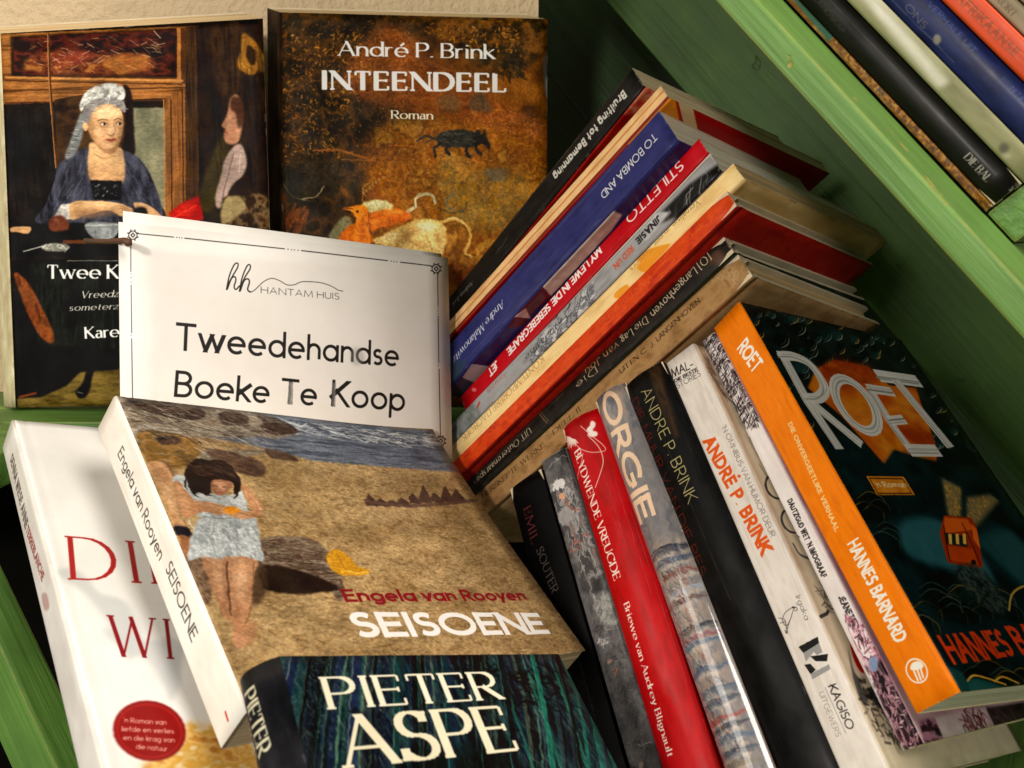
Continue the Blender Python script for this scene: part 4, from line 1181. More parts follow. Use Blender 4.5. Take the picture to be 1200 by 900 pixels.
# ---- D: thick white paperback
def art_D():
    s = Sheet('D', 'front', 4200, (236, 231, 220)); s.z(0, 460, 2.0455)
    s.tex(None, [(230, 226, 216), (240, 236, 226)], (200, 200), seed=70)
    g = (196, 196, 190)
    s.blob([(130, 430), (170, 420), (210, 445), (240, 480), (300, 500), (330, 560), (340, 620), (300, 640), (290, 600), (250, 540), (200, 480)], g, .8, 6)
    s.blob([(250, 560), (330, 590), (440, 600), (430, 650), (420, 720), (390, 700), (350, 640), (270, 600)], (200, 200, 195), .8, 6)
    s.blob([(390, 590), (425, 600), (430, 700), (405, 740), (395, 680)], (202, 202, 197), .8, 5)
    s.text("DIE", (176, 446), (440, 460), 96, 'serifl', (168, 28, 26)); s.text("WIT", (268, 630), (500, 640), 92, 'serifl', (132, 14, 22))
    s.tex([(340, 900), (380, 870), (430, 850), (450, 790), (520, 800), (600, 840), (640, 960), (400, 960)], [(236, 210, 160), (216, 160, 60), (236, 190, 110), (190, 120, 40)], (40, 30), seed=71, soft=8, smooth=True, sharp=1.5)
    s.ell((358, 810), 88, 72, (132, 18, 18), 1, 1, 12); s.ell((358, 810), 80, 65, (172, 36, 32), 1, 1, 12); s.ell((358, 810), 76, 61, (140, 16, 16), 1, 1, 12)
    for i, (t, x0, x1) in enumerate((("'n Roman van", 300, 402), ("liefde en verlies", 296, 420), ("en die krag van", 300, 422), ("die natuur", 330, 404))):
        s.text(t, (x0 - 4, 790 + i * 21), (x1 - 4, 796 + i * 21), 12, 'sans', (236, 190, 170))
    s.grain(.012, 10)
    sp = Sheet('D', 'spine', 5200, (222, 214, 202)); sp.z(0, 460, 2.0455)
    sp.tex(None, [(212, 204, 192), (228, 222, 210)], (80, 40), seed=72)
    sp.text("SENNA WIESE ANNE", (24, 165), (60, 330), 11, 'cond', (70, 50, 44), .8)
    sp.text("TERREBLANCHE", (62, 335), (100, 455), 11, 'cond', (130, 30, 28), .8); sp.blob([(100, 485), (112, 482), (118, 515), (106, 520)], (160, 110, 100), .6, 1)
    sp.grain(.012, 11); sp.wear(40, (200, 190, 170), 12)
    return s, sp


# ---- E: SEISOENE, beach scene
def art_E():
    s = Sheet('E', 'front', 5000, (150, 122, 84)); s.z(120, 460, 2.813)
    sand = [(128, 98, 58), (160, 128, 82), (182, 150, 100), (146, 114, 70)]
    s.tex(None, sand, (16, 8), seed=80, sharp=1.1); s.tex(None, [(110, 84, 50), (166, 138, 96)], (160, 60), seed=79, a=.4, sharp=1.6)
    s.dabs([(420, 250), (1200, 260), (1700, 800), (1700, 1000), (500, 1000)], 900, 15, 3.4, 20, [(84, 62, 36), (96, 72, 44), (186, 160, 118)], .55, 78, 30)
    s.dabs([(150, 250), (1100, 260), (1600, 700), (1600, 1000), (330, 1000)], 1500, 9, 2.2, 12, [(90, 68, 40), (176, 148, 104), (110, 84, 52), (186, 160, 118), (72, 52, 32)], .5, 81, 30)
    # sea
    s.tex([(200, 20), (1200, 150), (1250, 270), (700, 226), (520, 180), (320, 140)], [(62, 68, 78), (88, 94, 104), (110, 114, 120), (72, 78, 90)], (120, 10), seed=82, soft=2, sharp=1.4)
    s.dabs([(560, 90), (1120, 150), (1120, 190), (600, 130)], 200, 50, 4, 8, [(196, 196, 192), (140, 146, 152), (60, 66, 76), (210, 206, 198)], .6, 83, 14, .5)
    s.dabs([(640, 160), (1200, 200), (1200, 250), (700, 214)], 90, 80, 3, 6, [(110, 116, 126), (84, 90, 102)], .6, 84, 4)
    # rocks
    s.tex([(45, 8), (330, 40), (560, 80), (640, 130), (540, 150), (330, 100), (80, 80)], [(44, 34, 30), (92, 78, 64), (70, 56, 46), (126, 112, 96)], (50, 18), seed=85, soft=2, smooth=True, sharp=1.7)
    s.tex([(70, 50), (230, 60), (480, 60), (520, 140), (300, 150), (340, 190), (560, 190), (420, 220), (250, 240), (120, 180)], [(96, 84, 70), (140, 128, 108), (110, 92, 70), (150, 140, 124)], (70, 20), seed=86, soft=3, smooth=True, sharp=1.5)
    s.tex([(120, 130), (300, 150), (320, 210), (260, 250), (160, 240)], [(110, 78, 34), (140, 100, 48), (90, 66, 34)], (40, 20), seed=87, soft=4, smooth=True, sharp=1.4)
    for q in ([(80, 20), (200, 40), (330, 60), (320, 90), (230, 85), (140, 60)], [(385, 70), (430, 60), (480, 80), (470, 105), (400, 105)], [(520, 110), (580, 100), (650, 130), (560, 138)], [(180, 140), (250, 150), (250, 170), (190, 168)]):
        s.tex(q, [(34, 24, 20), (78, 54, 40), (50, 36, 30)], (20, 10), seed=88, soft=2, smooth=True, sharp=1.6)
    s.dabs([(60, 20), (560, 80), (520, 160), (150, 160)], 160, 40, 3, 15, [(40, 30, 26), (170, 156, 136), (60, 48, 40)], .6, 89, 30)
    s.tex([(340, 190), (430, 195), (530, 235), (528, 275), (470, 270), (400, 240)], [(58, 40, 30), (96, 70, 52)], (20, 10), seed=90, soft=2, smooth=True); s.tex([(535, 185), (600, 195), (645, 225), (560, 215)], [(60, 44, 34), (90, 66, 48)], (20, 10), seed=91, soft=2, smooth=True)
    s.dabs([(60, 20), (330, 40), (560, 80), (640, 130), (520, 190), (560, 215), (260, 250), (110, 180)], 420, 26, 2.2, 18, [(44, 34, 28), (160, 146, 126), (80, 64, 52), (120, 104, 86), (184, 172, 152)], .5, 77, 35, .6)
    s.line([(90, 60), (240, 110), (330, 170)], 3, (50, 38, 30), .8, curve=True); s.line([(200, 70), (380, 120), (520, 190)], 3, (180, 170, 150), .7, curve=True); s.line([(120, 125), (260, 140), (320, 175), (430, 215)], 4, (70, 54, 40), .8, curve=True)
    # boat ribs in the sand
    for i in range(9):
        x = 865 + i * 36; y = 350 + (8 if i < 4 else -2 * (i - 4)); hgt = (26, 10, 6, 14, 20, 46, 18, 40, 26)[i]
        s.poly([(x, y), (x + 12, y - hgt), (x + 40, y + 4), (x + 44, y + 18), (x + 6, y + 14)], (72, 52, 42), 1, 1)
    s.line([(870, 356), (980, 372), (1100, 368), (1240, 352)], 9, (90, 66, 52), .9, curve=True)
    # log
    s.tex([(510, 500), (560, 475), (680, 480), (740, 520), (780, 590), (800, 660), (780, 690), (740, 640), (640, 600), (530, 580)], [(84, 66, 50), (130, 112, 92), (64, 46, 34), (110, 90, 70)], (50, 10), seed=92, soft=2, smooth=True, sharp=1.6)
    s.dabs([(520, 500), (700, 490), (780, 600), (640, 600)], 110, 60, 3, 14, [(50, 36, 28), (150, 132, 110), (90, 70, 54)], .6, 93, 10)
    s.blob([(520, 570), (620, 580), (740, 620), (770, 650), (640, 665), (560, 655), (530, 640)], (30, 20, 14), 1, 3)
    s.tex([(200, 228), (240, 270), (270, 440), (250, 520), (320, 640), (350, 700), (330, 560), (200, 260)], [(120, 90, 64), (84, 60, 44)], (30, 30), seed=94, soft=4, smooth=True)
    s.blob([(735, 540), (770, 515), (810, 540), (840, 570), (880, 588), (860, 600), (790, 602), (755, 580)], (190, 132, 30), 1, 1.5); s.line([(790, 590), (870, 592)], 6, (226, 170, 60), .8); s.line([(770, 530), (800, 580)], 5, (140, 90, 20), .6, curve=True)
    # companion at left (partly cut) and the seated woman
    s.blob([(150, 235), (190, 226), (228, 262), (245, 330), (250, 400), (275, 440), (235, 445), (215, 380), (180, 300)], (176, 130, 88), 1, 2)
    s.blob([(196, 290), (226, 300), (240, 380), (222, 390)], (206, 164, 118), .7, 8); s.blob([(180, 250), (215, 262), (222, 300), (190, 290)], (150, 104, 66), .6, 6)
    s.blob([(236, 440), (284, 446), (290, 476), (248, 470)], (24, 20, 28), 1, 2); s.blob([(252, 472), (290, 476), (292, 510), (275, 538)], (138, 88, 54), 1, 2)
    s.tex([(285, 560), (335, 550), (365, 640), (350, 700), (322, 690)], [(80, 58, 42), (130, 102, 76), (60, 44, 32)], (14, 12), seed=95, soft=3)
    s.blob([(480, 560), (530, 560), (545, 640), (520, 690), (490, 690)], (60, 42, 30), .8, 6)
    s.blob([(332, 545), (410, 540), (408, 600), (412, 660), (424, 735), (418, 752), (400, 735), (372, 670), (352, 610)], (150, 104, 72), 1, 1.5)
    s.blob([(410, 540), (508, 545), (502, 600), (496, 660), (492, 700), (474, 765), (468, 830), (446, 836), (432, 790), (420, 700), (410, 620)], (164, 116, 80), 1, 1.5)
    s.blob([(360, 550), (395, 548), (392, 610), (400, 680), (388, 680), (372, 620)], (190, 144, 104), .7, 7); s.blob([(430, 560), (480, 560), (476, 620), (466, 680), (450, 690), (436, 620)], (200, 152, 110), .8, 9)
    s.blob([(440, 600), (475, 596), (472, 625), (445, 628)], (214, 168, 126), .6, 6); s.blob([(366, 600), (396, 598), (392, 622), (370, 622)], (204, 158, 116), .6, 5); s.blob([(430, 700), (455, 690), (455, 770), (440, 780)], (140, 94, 62), .6, 6)
    s.line([(411, 556), (413, 620), (418, 690), (426, 735)], 6, (84, 54, 36), .9, curve=True); s.line([(500, 560), (496, 640), (492, 700), (474, 765)], 5, (110, 74, 48), .7, curve=True)
    s.blob([(430, 795), (470, 800), (478, 828), (452, 846), (436, 835)], (170, 120, 84), 1, 2); s.blob([(470, 770), (500, 750), (510, 790), (480, 830)], (150, 90, 60), .5, 8)
    s.dabs([(340, 560), (500, 560), (480, 760), (420, 760)], 70, 14, 2, 80, [(206, 160, 118), (140, 94, 62)], .3, 105, 20)
    s.tex([(292, 480), (330, 405), (420, 400), (498, 410), (512, 440), (522, 500), (532, 552), (500, 548), (440, 538), (380, 546), (330, 542), (284, 550)], [(132, 136, 134), (158, 162, 158), (176, 178, 172), (150, 152, 150)], (10, 22), seed=98, soft=1, sharp=1.5, smooth=True)
    s.tex([(232, 282), (262, 272), (300, 300), (340, 330), (420, 338), (462, 322), (480, 350), (474, 380), (490, 410), (400, 420), (335, 412), (300, 400), (255, 340)], [(140, 143, 140), (168, 170, 164), (182, 182, 176)], (14, 12), seed=99, soft=1, smooth=True)
    s.dabs([(290, 430), (500, 430), (520, 540), (295, 540)], 160, 34, 2.5, 82, [(116, 120, 120), (196, 198, 192), (210, 210, 204)], .45, 100, 12, .3)
    s.dabs([(300, 430), (500, 430), (520, 540), (295, 540)], 120, 8, 2.5, 40, [(120, 122, 120), (200, 200, 194)], .4, 106, 90)
    s.line([(330, 408), (400, 414), (495, 408)], 4, (110, 112, 110), .8, curve=True); s.line([(440, 420), (446, 480), (444, 536)], 4, (120, 124, 122), .6, curve=True); s.line([(370, 420), (362, 480), (372, 540)], 4, (118, 122, 120), .6, curve=True)
    s.blob([(234, 300), (256, 298), (292, 345), (318, 358), (360, 362), (404, 376), (412, 392), (390, 404), (330, 392), (296, 408), (268, 410), (252, 370)], (166, 116, 78), 1, 1.5)
    s.blob([(240, 310), (256, 308), (280, 350), (282, 390), (262, 380)], (196, 148, 106), .6, 5)
    s.line([(300, 360), (350, 372), (400, 384)], 6, (196, 148, 106), .7, curve=True)
    s.blob([(456, 306), (478, 308), (508, 345), (532, 384), (518, 406), (478, 412), (446, 408), (478, 392), (496, 384), (470, 350)], (172, 122, 82), 1, 1.5); s.line([(468, 320), (500, 350), (522, 386)], 7, (200, 152, 110), .7, curve=True)
    s.blob([(392, 378), (430, 378), (470, 392), (492, 404), (470, 416), (420, 408), (392, 396)], (186, 136, 94), 1, 1.5)
    for k in range(4): s.line([(440 + k * 12, 392 + k * 3), (462 + k * 11, 398 + k * 4)], 2, (120, 80, 52), .7)
    s.blob([(402, 382), (428, 374), (456, 386), (436, 400), (408, 396)], (214, 132, 36), 1, 1); s.line([(490, 404), (540, 410)], 3, (120, 84, 50), .9)
    # bowed head: dark hair parted over a small shaded face
    s.blob([(350, 290), (380, 280), (420, 292), (426, 310), (410, 332), (388, 338), (366, 326)], (134, 88, 62), 1, 1.5)
    s.blob([(366, 300), (392, 294), (414, 304), (404, 318), (382, 320)], (186, 136, 100), .8, 4); s.line([(362, 306), (380, 311)], 5, (96, 60, 44), .8); s.line([(398, 311), (416, 310)], 5, (96, 60, 44), .8)
    s.blob([(378, 322), (400, 322), (396, 334), (384, 334)], (168, 112, 84), .8, 3); s.line([(382, 328), (396, 328)], 2.6, (120, 48, 40), .9)
    s.blob([(272, 258), (290, 230), (320, 218), (352, 222), (384, 220), (418, 236), (440, 262), (456, 292), (452, 322), (438, 336), (432, 318), (428, 298), (398, 288), (366, 290), (356, 304), (360, 326), (346, 340), (322, 330), (300, 334), (286, 312), (276, 290)], (30, 20, 17), 1, 1)
    for a_, b_, c_ in (((290, 300), (300, 330), (318, 344)), ((330, 320), (345, 336), (362, 340)), ((440, 310), (446, 336), (436, 348)), ((276, 270), (270, 300), (282, 322)), ((350, 292), (352, 318), (366, 334))): s.line([a_, b_, c_], 5, (30, 20, 17), .9, curve=True, taper=True)
    s.dabs([(285, 240), (400, 226), (450, 284), (400, 268), (320, 272)], 80, 44, 2.2, 30, [(70, 46, 34), (20, 12, 10), (92, 62, 44)], .6, 101, 30, .5)
    s.warp(1.8, 14, 3); s.strokes(.12, (6, 4), 9); s.strokes(.08, (70, 50), 10)
    s.z(400, 480, 2.8125)
    s.text("Engela van Rooyen", (20, 634), (612, 628), 36, 'sansb', (124, 20, 28)); s.text("SEISOENE", (62, 752), (684, 738), 72, 'sansb', (240, 232, 218))
    s.grain(.03, 12); s.wear(60, (190, 170, 130), 13)
    sp = Sheet('E', 'spine', 6000, (232, 222, 206)); sp.z(0, 460, 2.0455)
    sp.tex(None, [(226, 214, 198), (236, 228, 212)], (90, 40), seed=102)
    sp.text("Engela van Rooyen", (282, 150), (380, 404), 20, 'sans', (58, 46, 40)); sp.text("SEISOENE", (396, 424), (458, 598), 22, 'sans', (46, 42, 38)); sp.line([(540, 765), (546, 785)], 5, (190, 40, 34))
    sp.grain(.012, 14)
    return s, sp


# ---- F: thriller with a night forest
def art_F():
    s = Sheet('F', 'front', 6000, (16, 22, 24)); s.z(260, 730, 2.5)
    s.tex(None, [(8, 12, 18), (18, 34, 40), (30, 56, 56), (12, 18, 28)], (40, 200), seed=110, sharp=1.5)
    out = [(100, 90), (1000, 90), (1250, 560), (100, 560)]
    rnd = random.Random(5)
    pal = [(34, 84, 68), (22, 56, 50), (104, 116, 92), (60, 84, 74), (30, 40, 66), (14, 18, 24), (12, 14, 18), (8, 10, 12), (70, 104, 84)]
    for i in range(95):
        x = rnd.uniform(110, 1180); w_ = rnd.choice([4, 5, 7, 10, 16, 24]); c = rnd.choice(pal)
        if w_ > 12: c = rnd.choice([(8, 10, 12), (22, 30, 52), (16, 20, 28), (30, 72, 62)])
        if x > 900: c = rnd.choice([(8, 10, 12), (26, 88, 70), (14, 30, 30), (50, 60, 66)])
        dx = (x - 560) * .17
        s.line([(x * .96 + 20, 88), (x + dx * .5, 250), (x + dx, 500)], w_, c, rnd.uniform(.35, .9), curve=True)
    s.dabs(out, 900, 22, 3, 80, [(120, 134, 104), (40, 88, 70), (10, 12, 14), (66, 84, 70), (30, 50, 74), (90, 110, 90)], .35, 111, 40)
    s.dabs([(700, 120), (1000, 130), (1020, 260), (760, 230)], 130, 60, 4, 20, [(6, 8, 10), (8, 12, 12)], .8, 112, 30, .6)
    for x in (880, 960, 1040, 1120): s.line([(x - 60, 150), (x, 330), (x + 50, 480)], 9, (30, 96, 76), .7, curve=True)
    s.dabs(out, 1500, 34, 2.2, 84, [(140, 150, 120), (30, 76, 64), (8, 10, 12), (90, 104, 84), (20, 34, 52), (60, 90, 76)], .38, 114, 10)
    s.dabs([(110, 100), (520, 100), (480, 380), (130, 380)], 700, 7, 2.6, 60, [(130, 140, 110), (90, 104, 80), (14, 20, 18), (50, 80, 66)], .4, 115, 90)
    s.blob([(560, 400), (720, 360), (860, 390), (900, 520), (500, 520)], (12, 16, 14), .8, 20); s.blob([(100, 330), (250, 320), (300, 520), (120, 520)], (10, 14, 18), .5, 25)
    for x, w_, c in ((150, 16, (8, 10, 16)), (215, 24, (20, 26, 46)), (262, 10, (8, 10, 12)), (330, 14, (12, 22, 26)), (398, 26, (26, 36, 62)), (450, 10, (8, 10, 12)), (512, 16, (16, 46, 44)), (585, 12, (8, 10, 12)), (650, 18, (14, 34, 40)), (735, 14, (8, 10, 12)), (810, 18, (10, 16, 20)), (905, 12, (28, 92, 74)), (975, 10, (8, 12, 12)), (1030, 12, (24, 80, 66)), (1090, 10, (60, 66, 70))):
        dx = (x - 520) * .2
        s.line([(x, 84), (x + dx * .5, 250), (x + dx, 520)], w_ * 1.15, c, .92, curve=True); s.line([(x - w_ * .45, 84), (x + dx * .5 - w_ * .45, 250), (x + dx - w_ * .45, 520)], max(1.5, w_ * .16), (124, 138, 118) if x < 600 else (60, 130, 108), .55, curve=True)
    s.warp(2, 18, 4); s.strokes(.2, (5, 12), 11)
    s.text("PIETER", (322, 250), (820, 221), 84, 'serif', (232, 222, 192), shadow=(8, 10, 10)); s.text("ASPE", (370, 421), (866, 370), 138, 'serif', (226, 214, 180), shadow=(8, 10, 10))
    s.grain(.03, 15); s.wear(50, (110, 120, 110), 16)
    sp = Sheet('F', 'spine', 6000, (22, 22, 24)); sp.z(260, 730, 2.5)
    sp.tex(None, [(14, 14, 16), (34, 34, 36)], (100, 30), seed=113)
    sp.text("PIETER", (66, 215), (108, 395), 24, 'serif', (190, 182, 150)); sp.text("ASPE", (44, 275), (82, 425), 26, 'serif', (180, 172, 140))
    sp.grain(.02, 17); sp.wear(30, (90, 90, 84), 18)
    return s, sp
Z1 = (620, 60, 4.5); Z2 = (780, 60, 2.647); Z3 = (510, 220, 3.4636); Z4 = (510, 400, 3.75); Z5 = (680, 200, 3.75)
Z8 = (820, 350, 3.158); Z9 = (560, 440, 3.75); ZP = (600, 640, 3.4615); Z10 = (740, 400, 3.75); Z11 = (820, 640, 3.4615)
Z12 = (880, 560, 2.647); Z13 = (900, 0, 3.0); Z14 = (1000, 740, 5.625)


def sp_base(k, cols, seed, ppm=5200, cell=(90, 25)):
    s = Sheet(k, 'spine', ppm, cols[0]); s.tex(None, cols, cell, seed=seed); return s


def fr_base(k, cols, seed, ppm=3000, cell=(60, 60), **kw):
    s = Sheet(k, 'front', ppm, cols[0]); s.tex(None, cols, cell, seed=seed, **kw); return s


def art_G():
    A = {}
    # black spine, red and peach front
    s = sp_base('G1', [(16, 15, 14), (26, 24, 22), (20, 19, 18)], 120).z(*Z1)
    s.text("Bruilting tot Bemanning", (493, 205), (128, 648), 36, 'cond', (196, 190, 176), .95)
    s.z(*Z3); s.text("oltje", (290, 202), (245, 262), 11, 'ital', (120, 116, 108), .7); s.text("Andreas Jonk", (150, 378), (70, 468), 13, 'ital', (160, 154, 140), .8)
    s.grain(.03, 20); s.wear(120, (130, 124, 112), 21)
    f = fr_base('G1', [(150, 22, 16), (176, 34, 24), (132, 16, 14)], 121).z(*Z1)
    f.tex([(620, 180), (700, 190), (560, 330), (500, 330)], [(206, 60, 40), (222, 150, 110), (190, 40, 28)], (30, 20), seed=122, soft=8)
    f.grain(.03, 22); A['G1'] = (f, s)
    # thin cream book with orange, cream and red bands
    s = sp_base('G2', [(204, 160, 104), (220, 180, 124), (196, 146, 92)], 123); H_ = s.h
    s.segs([(np.array([(0, 3), (s.w, 3)]), [5], True)], (120, 20, 16), .95); s.segs([(np.array([(0, H_ * .55), (s.w, H_ * .5)]), [5], True)], (176, 96, 44), .7)
    s.grain(.03, 23); s.wear(90, (120, 80, 40), 24)
    f = fr_base('G2', [(160, 18, 18), (176, 22, 22)], 124).z(*Z1)
    f.poly([(600, 160), (760, 200), (800, 400), (500, 500)], (224, 130, 28)); f.poly([(735, 60), (860, 280), (900, 460), (815, 380), (780, 240)], (214, 180, 130))
    f.poly([(560, 230), (735, 230), (400, 600), (100, 900), (0, 900)], (214, 120, 40)); f.z(*Z2)
    f.poly([(280, 245), (470, 345), (450, 365), (290, 268)], (150, 20, 20), .8)
    f.grain(.03, 25); A['G2'] = (f, s)
    # navy paperback
    s = sp_base('G3', [(38, 40, 86), (44, 46, 96), (36, 38, 80)], 125).z(*Z1)
    s.text("TO BOMBA AND", (655, 430), (376, 748), 36, 'sans', (206, 204, 200))
    s.z(*Z3); s.text("Andre Malanowitz", (272, 455), (72, 690), 24, 'ital', (206, 204, 204))
    s.poly([(30, 700), (130, 700), (60, 840), (20, 800)], (40, 60, 66), .7, 6)
    s.grain(.03, 26); s.wear(60, (110, 110, 150), 27, .4)
    f = fr_base('G3', [(36, 36, 84), (46, 46, 98)], 126).z(*Z3)
    f.tex([(722, 92), (760, 110), (715, 175), (470, 440), (432, 402)], [(206, 186, 170), (190, 164, 150), (214, 198, 184)], (40, 20), seed=127, soft=1)
    f.tex([(436, 400), (475, 445), (400, 500), (360, 560), (290, 570), (340, 500)], [(74, 20, 32), (100, 28, 40)], (20, 20), seed=128)
    f.poly([(368, 488), (388, 530), (320, 524)], (190, 150, 140)); f.poly([(150, 715), (225, 724), (160, 790), (110, 770)], (190, 184, 180), .9)
    f.poly([(110, 770), (160, 790), (60, 880), (20, 850)], (64, 70, 80), .9)
    f.grain(.03, 28); A['G3'] = (f, s)
    # thin red spine
    s = sp_base('G4', [(170, 14, 22), (182, 18, 28), (164, 12, 20)], 129).z(*Z1)
    s.text("STILETTO", (792, 572), (508, 868), 46, 'sans', (232, 220, 208))
    s.z(*Z3); s.text("MY LEWE IN DIE SEBEBEGRAFIE", (662, 236), (290, 655), 26, 'sansb', (236, 226, 214)); s.text("JET", (246, 700), (214, 738), 26, 'sansb', (236, 226, 214)); s.ell((158, 820), 10, 8, (214, 140, 130), .7, 1)
    s.grain(.02, 30); s.wear(60, (210, 150, 140), 31, .5)
    f = fr_base('G4', [(216, 204, 184), (226, 216, 198)], 130); f.grain(.02, 32); A['G4'] = (f, s)
    # grey photographic cover
    s = sp_base('G5', [(128, 126, 124), (150, 148, 146), (140, 138, 134)], 131).z(*Z5)
    s.tex([(610, -30), (660, -10), (430, 200), (330, 240), (300, 290), (340, 200), (480, 60)], [(16, 15, 15), (34, 33, 32)], (30, 20), seed=132, soft=6)
    s.dabs([(540, 30), (600, 20), (400, 200), (350, 200)], 14, 60, 3, -45, [(176, 172, 168), (90, 90, 90)], .7, 133, 20, .6)
    s.tex([(330, 180), (400, 180), (300, 300), (260, 320), (270, 250)], [(150, 148, 146), (186, 182, 178)], (20, 14), seed=134, soft=5)
    s.text("JINASIE", (340, 195), (243, 300), 26, 'cond', (34, 32, 32)); s.text("RED UN", (222, 328), (145, 412), 24, 'cond', (184, 80, 54))
    s.z(*Z3); s.tex([(640, 380), (600, 420), (560, 500), (420, 600), (380, 700), (420, 740), (540, 620), (660, 470)], [(96, 96, 98), (160, 160, 160), (60, 60, 62), (186, 184, 182)], (26, 12), seed=135, soft=4, sharp=1.8)
    s.dabs([(600, 400), (640, 440), (470, 600), (420, 600)], 50, 26, 3, -50, [(30, 30, 32), (70, 70, 72)], .7, 136, 50)
    s.text("Adriaanse", (505, 545), (366, 680), 22, 'ital', (40, 40, 42)); s.text("Jonatus", (290, 745), (212, 820), 17, 'ital', (150, 70, 60)); s.line([(180, 872), (172, 890)], 8, (170, 60, 40))
    s.tex([(150, 870), (60, 950), (20, 1000), (60, 1040), (190, 930)], [(90, 94, 90), (126, 128, 124)], (20, 20), seed=137, soft=8)
    s.grain(.03, 33); s.wear(60, (190, 190, 186), 34)
    f = fr_base('G5', [(70, 70, 72), (130, 130, 130), (40, 40, 42)], 138); f.grain(.03, 35); A['G5'] = (f, s)
    # cream spine with orange splashes
    s = sp_base('G6', [(222, 186, 122), (232, 200, 138), (216, 178, 112)], 139).z(*Z5)
    s.blob([(395, 325), (350, 330), (290, 350), (240, 385), (262, 400), (250, 430), (290, 445), (330, 400)], (220, 136, 28), .95, 2); s.blob([(205, 500), (160, 530), (148, 555), (180, 560), (215, 530)], (220, 136, 28), .9, 2)
    s.text("Vernalisie", (516, 128), (404, 232), 22, 'worn', (120, 96, 60)); s.text("in eer", (384, 250), (322, 318), 20, 'worn', (130, 104, 66)); s.text("Somers", (304, 334), (218, 428), 22, 'worn', (170, 120, 60))
    s.z(*Z4); s.text("KONTEMPORERE DAGBOEK", (468, 62), (118, 418), 24, 'worn', (150, 118, 76))
    s.grain(.03, 36); s.wear(130, (150, 110, 60), 37)
    f = fr_base('G6', [(200, 160, 100), (214, 176, 116), (190, 148, 90)], 140); f.grain(.03, 38); f.wear(100, (130, 90, 46), 39); A['G6'] = (f, s)
    # orange-red cloth
    s = sp_base('G7', [(186, 52, 12), (204, 66, 18), (176, 44, 12)], 141, cell=(40, 20)).z(*Z5)
    s.text("DIE OORSPRONG", (525, 235), (352, 392), 22, 'worn', (214, 104, 40), .6); s.text("VAN DIE REDE", (310, 455), (82, 655), 22, 'worn', (216, 106, 44), .6); s.z(*Z4); s.text("HUMAN", (350, 270), (230, 390), 20, 'worn', (216, 110, 50), .45)
    s.grain(.05, 40); s.wear(120, (214, 100, 50), 42)
    f = fr_base('G7', [(150, 22, 10), (164, 30, 12), (140, 18, 10)], 142, cell=(16, 16)); f.grain(.05, 41); f.wear(80, (190, 60, 30), 43); A['G7'] = (f, s)
    # black spine, pale lettering
    s = sp_base('G8', [(24, 21, 18), (38, 33, 27), (20, 18, 16)], 143).z(*Z5)
    s.blob([(600, 350), (640, 380), (600, 410), (560, 400)], (84, 50, 30), .7, 6)
    s.text("[O] Langenhoven", (556, 360), (308, 622), 34, 'worn', (206, 186, 150)); s.text("Die Lag", (286, 640), (176, 735), 30, 'worn', (200, 178, 140)); s.text("van Jou", (160, 752), (20, 872), 28, 'worn', (176, 120, 76))
    s.z(*Z4); s.text("Die", (700, 112), (618, 186), 26, 'worn', (190, 170, 136)); s.line([(455, 318), (492, 360)], 3, (120, 90, 60)); s.line([(464, 312), (500, 352)], 2, (120, 90, 60))
    s.text("UIT Outerenaarspan", (412, 378), (170, 612), 24, 'worn', (186, 170, 138))
    s.grain(.04, 44); s.wear(120, (120, 100, 72), 45)
    f = fr_base('G8', [(20, 30, 24), (32, 42, 34), (24, 22, 18)], 144); f.grain(.04, 46); f.wear(90, (150, 120, 80), 47); A['G8'] = (f, s)
    # brown paper binding
    s = sp_base('G9', [(140, 104, 62), (160, 122, 76), (150, 112, 68), (128, 92, 54)], 145, cell=(50, 30)).z(*Z5)
    s.tex([(640, 400), (720, 440), (680, 520), (560, 480)], [(130, 92, 54), (180, 144, 98), (150, 112, 68)], (14, 20), seed=146, soft=8, a=.7, sharp=1.8)
    s.text("LANGENHOVEN", (342, 752), (528, 578), 22, 'sans', (46, 32, 20)); s.text("C. J.", (272, 812), (328, 768), 20, 'sans', (46, 32, 20)); s.text("UIT EN", (180, 892), (258, 826), 20, 'serif', (40, 28, 18))
    s.z(*Z4); s.text("HERSKEPTE WERKE", (212, 690), (482, 462), 20, 'serif', (52, 36, 22), .85); s.text("DEEL II", (524, 410), (640, 306), 20, 'serif', (46, 32, 20), .85)
    s.grain(.04, 48); s.wear(160, (196, 160, 112), 49, .6); s.wear(80, (80, 54, 30), 50, .5)
    f = fr_base('G9', [(150, 114, 72), (168, 132, 88), (140, 104, 64)], 147, cell=(30, 30)); f.grain(.04, 51); f.wear(140, (100, 70, 40), 52); A['G9'] = (f, s)
    return A


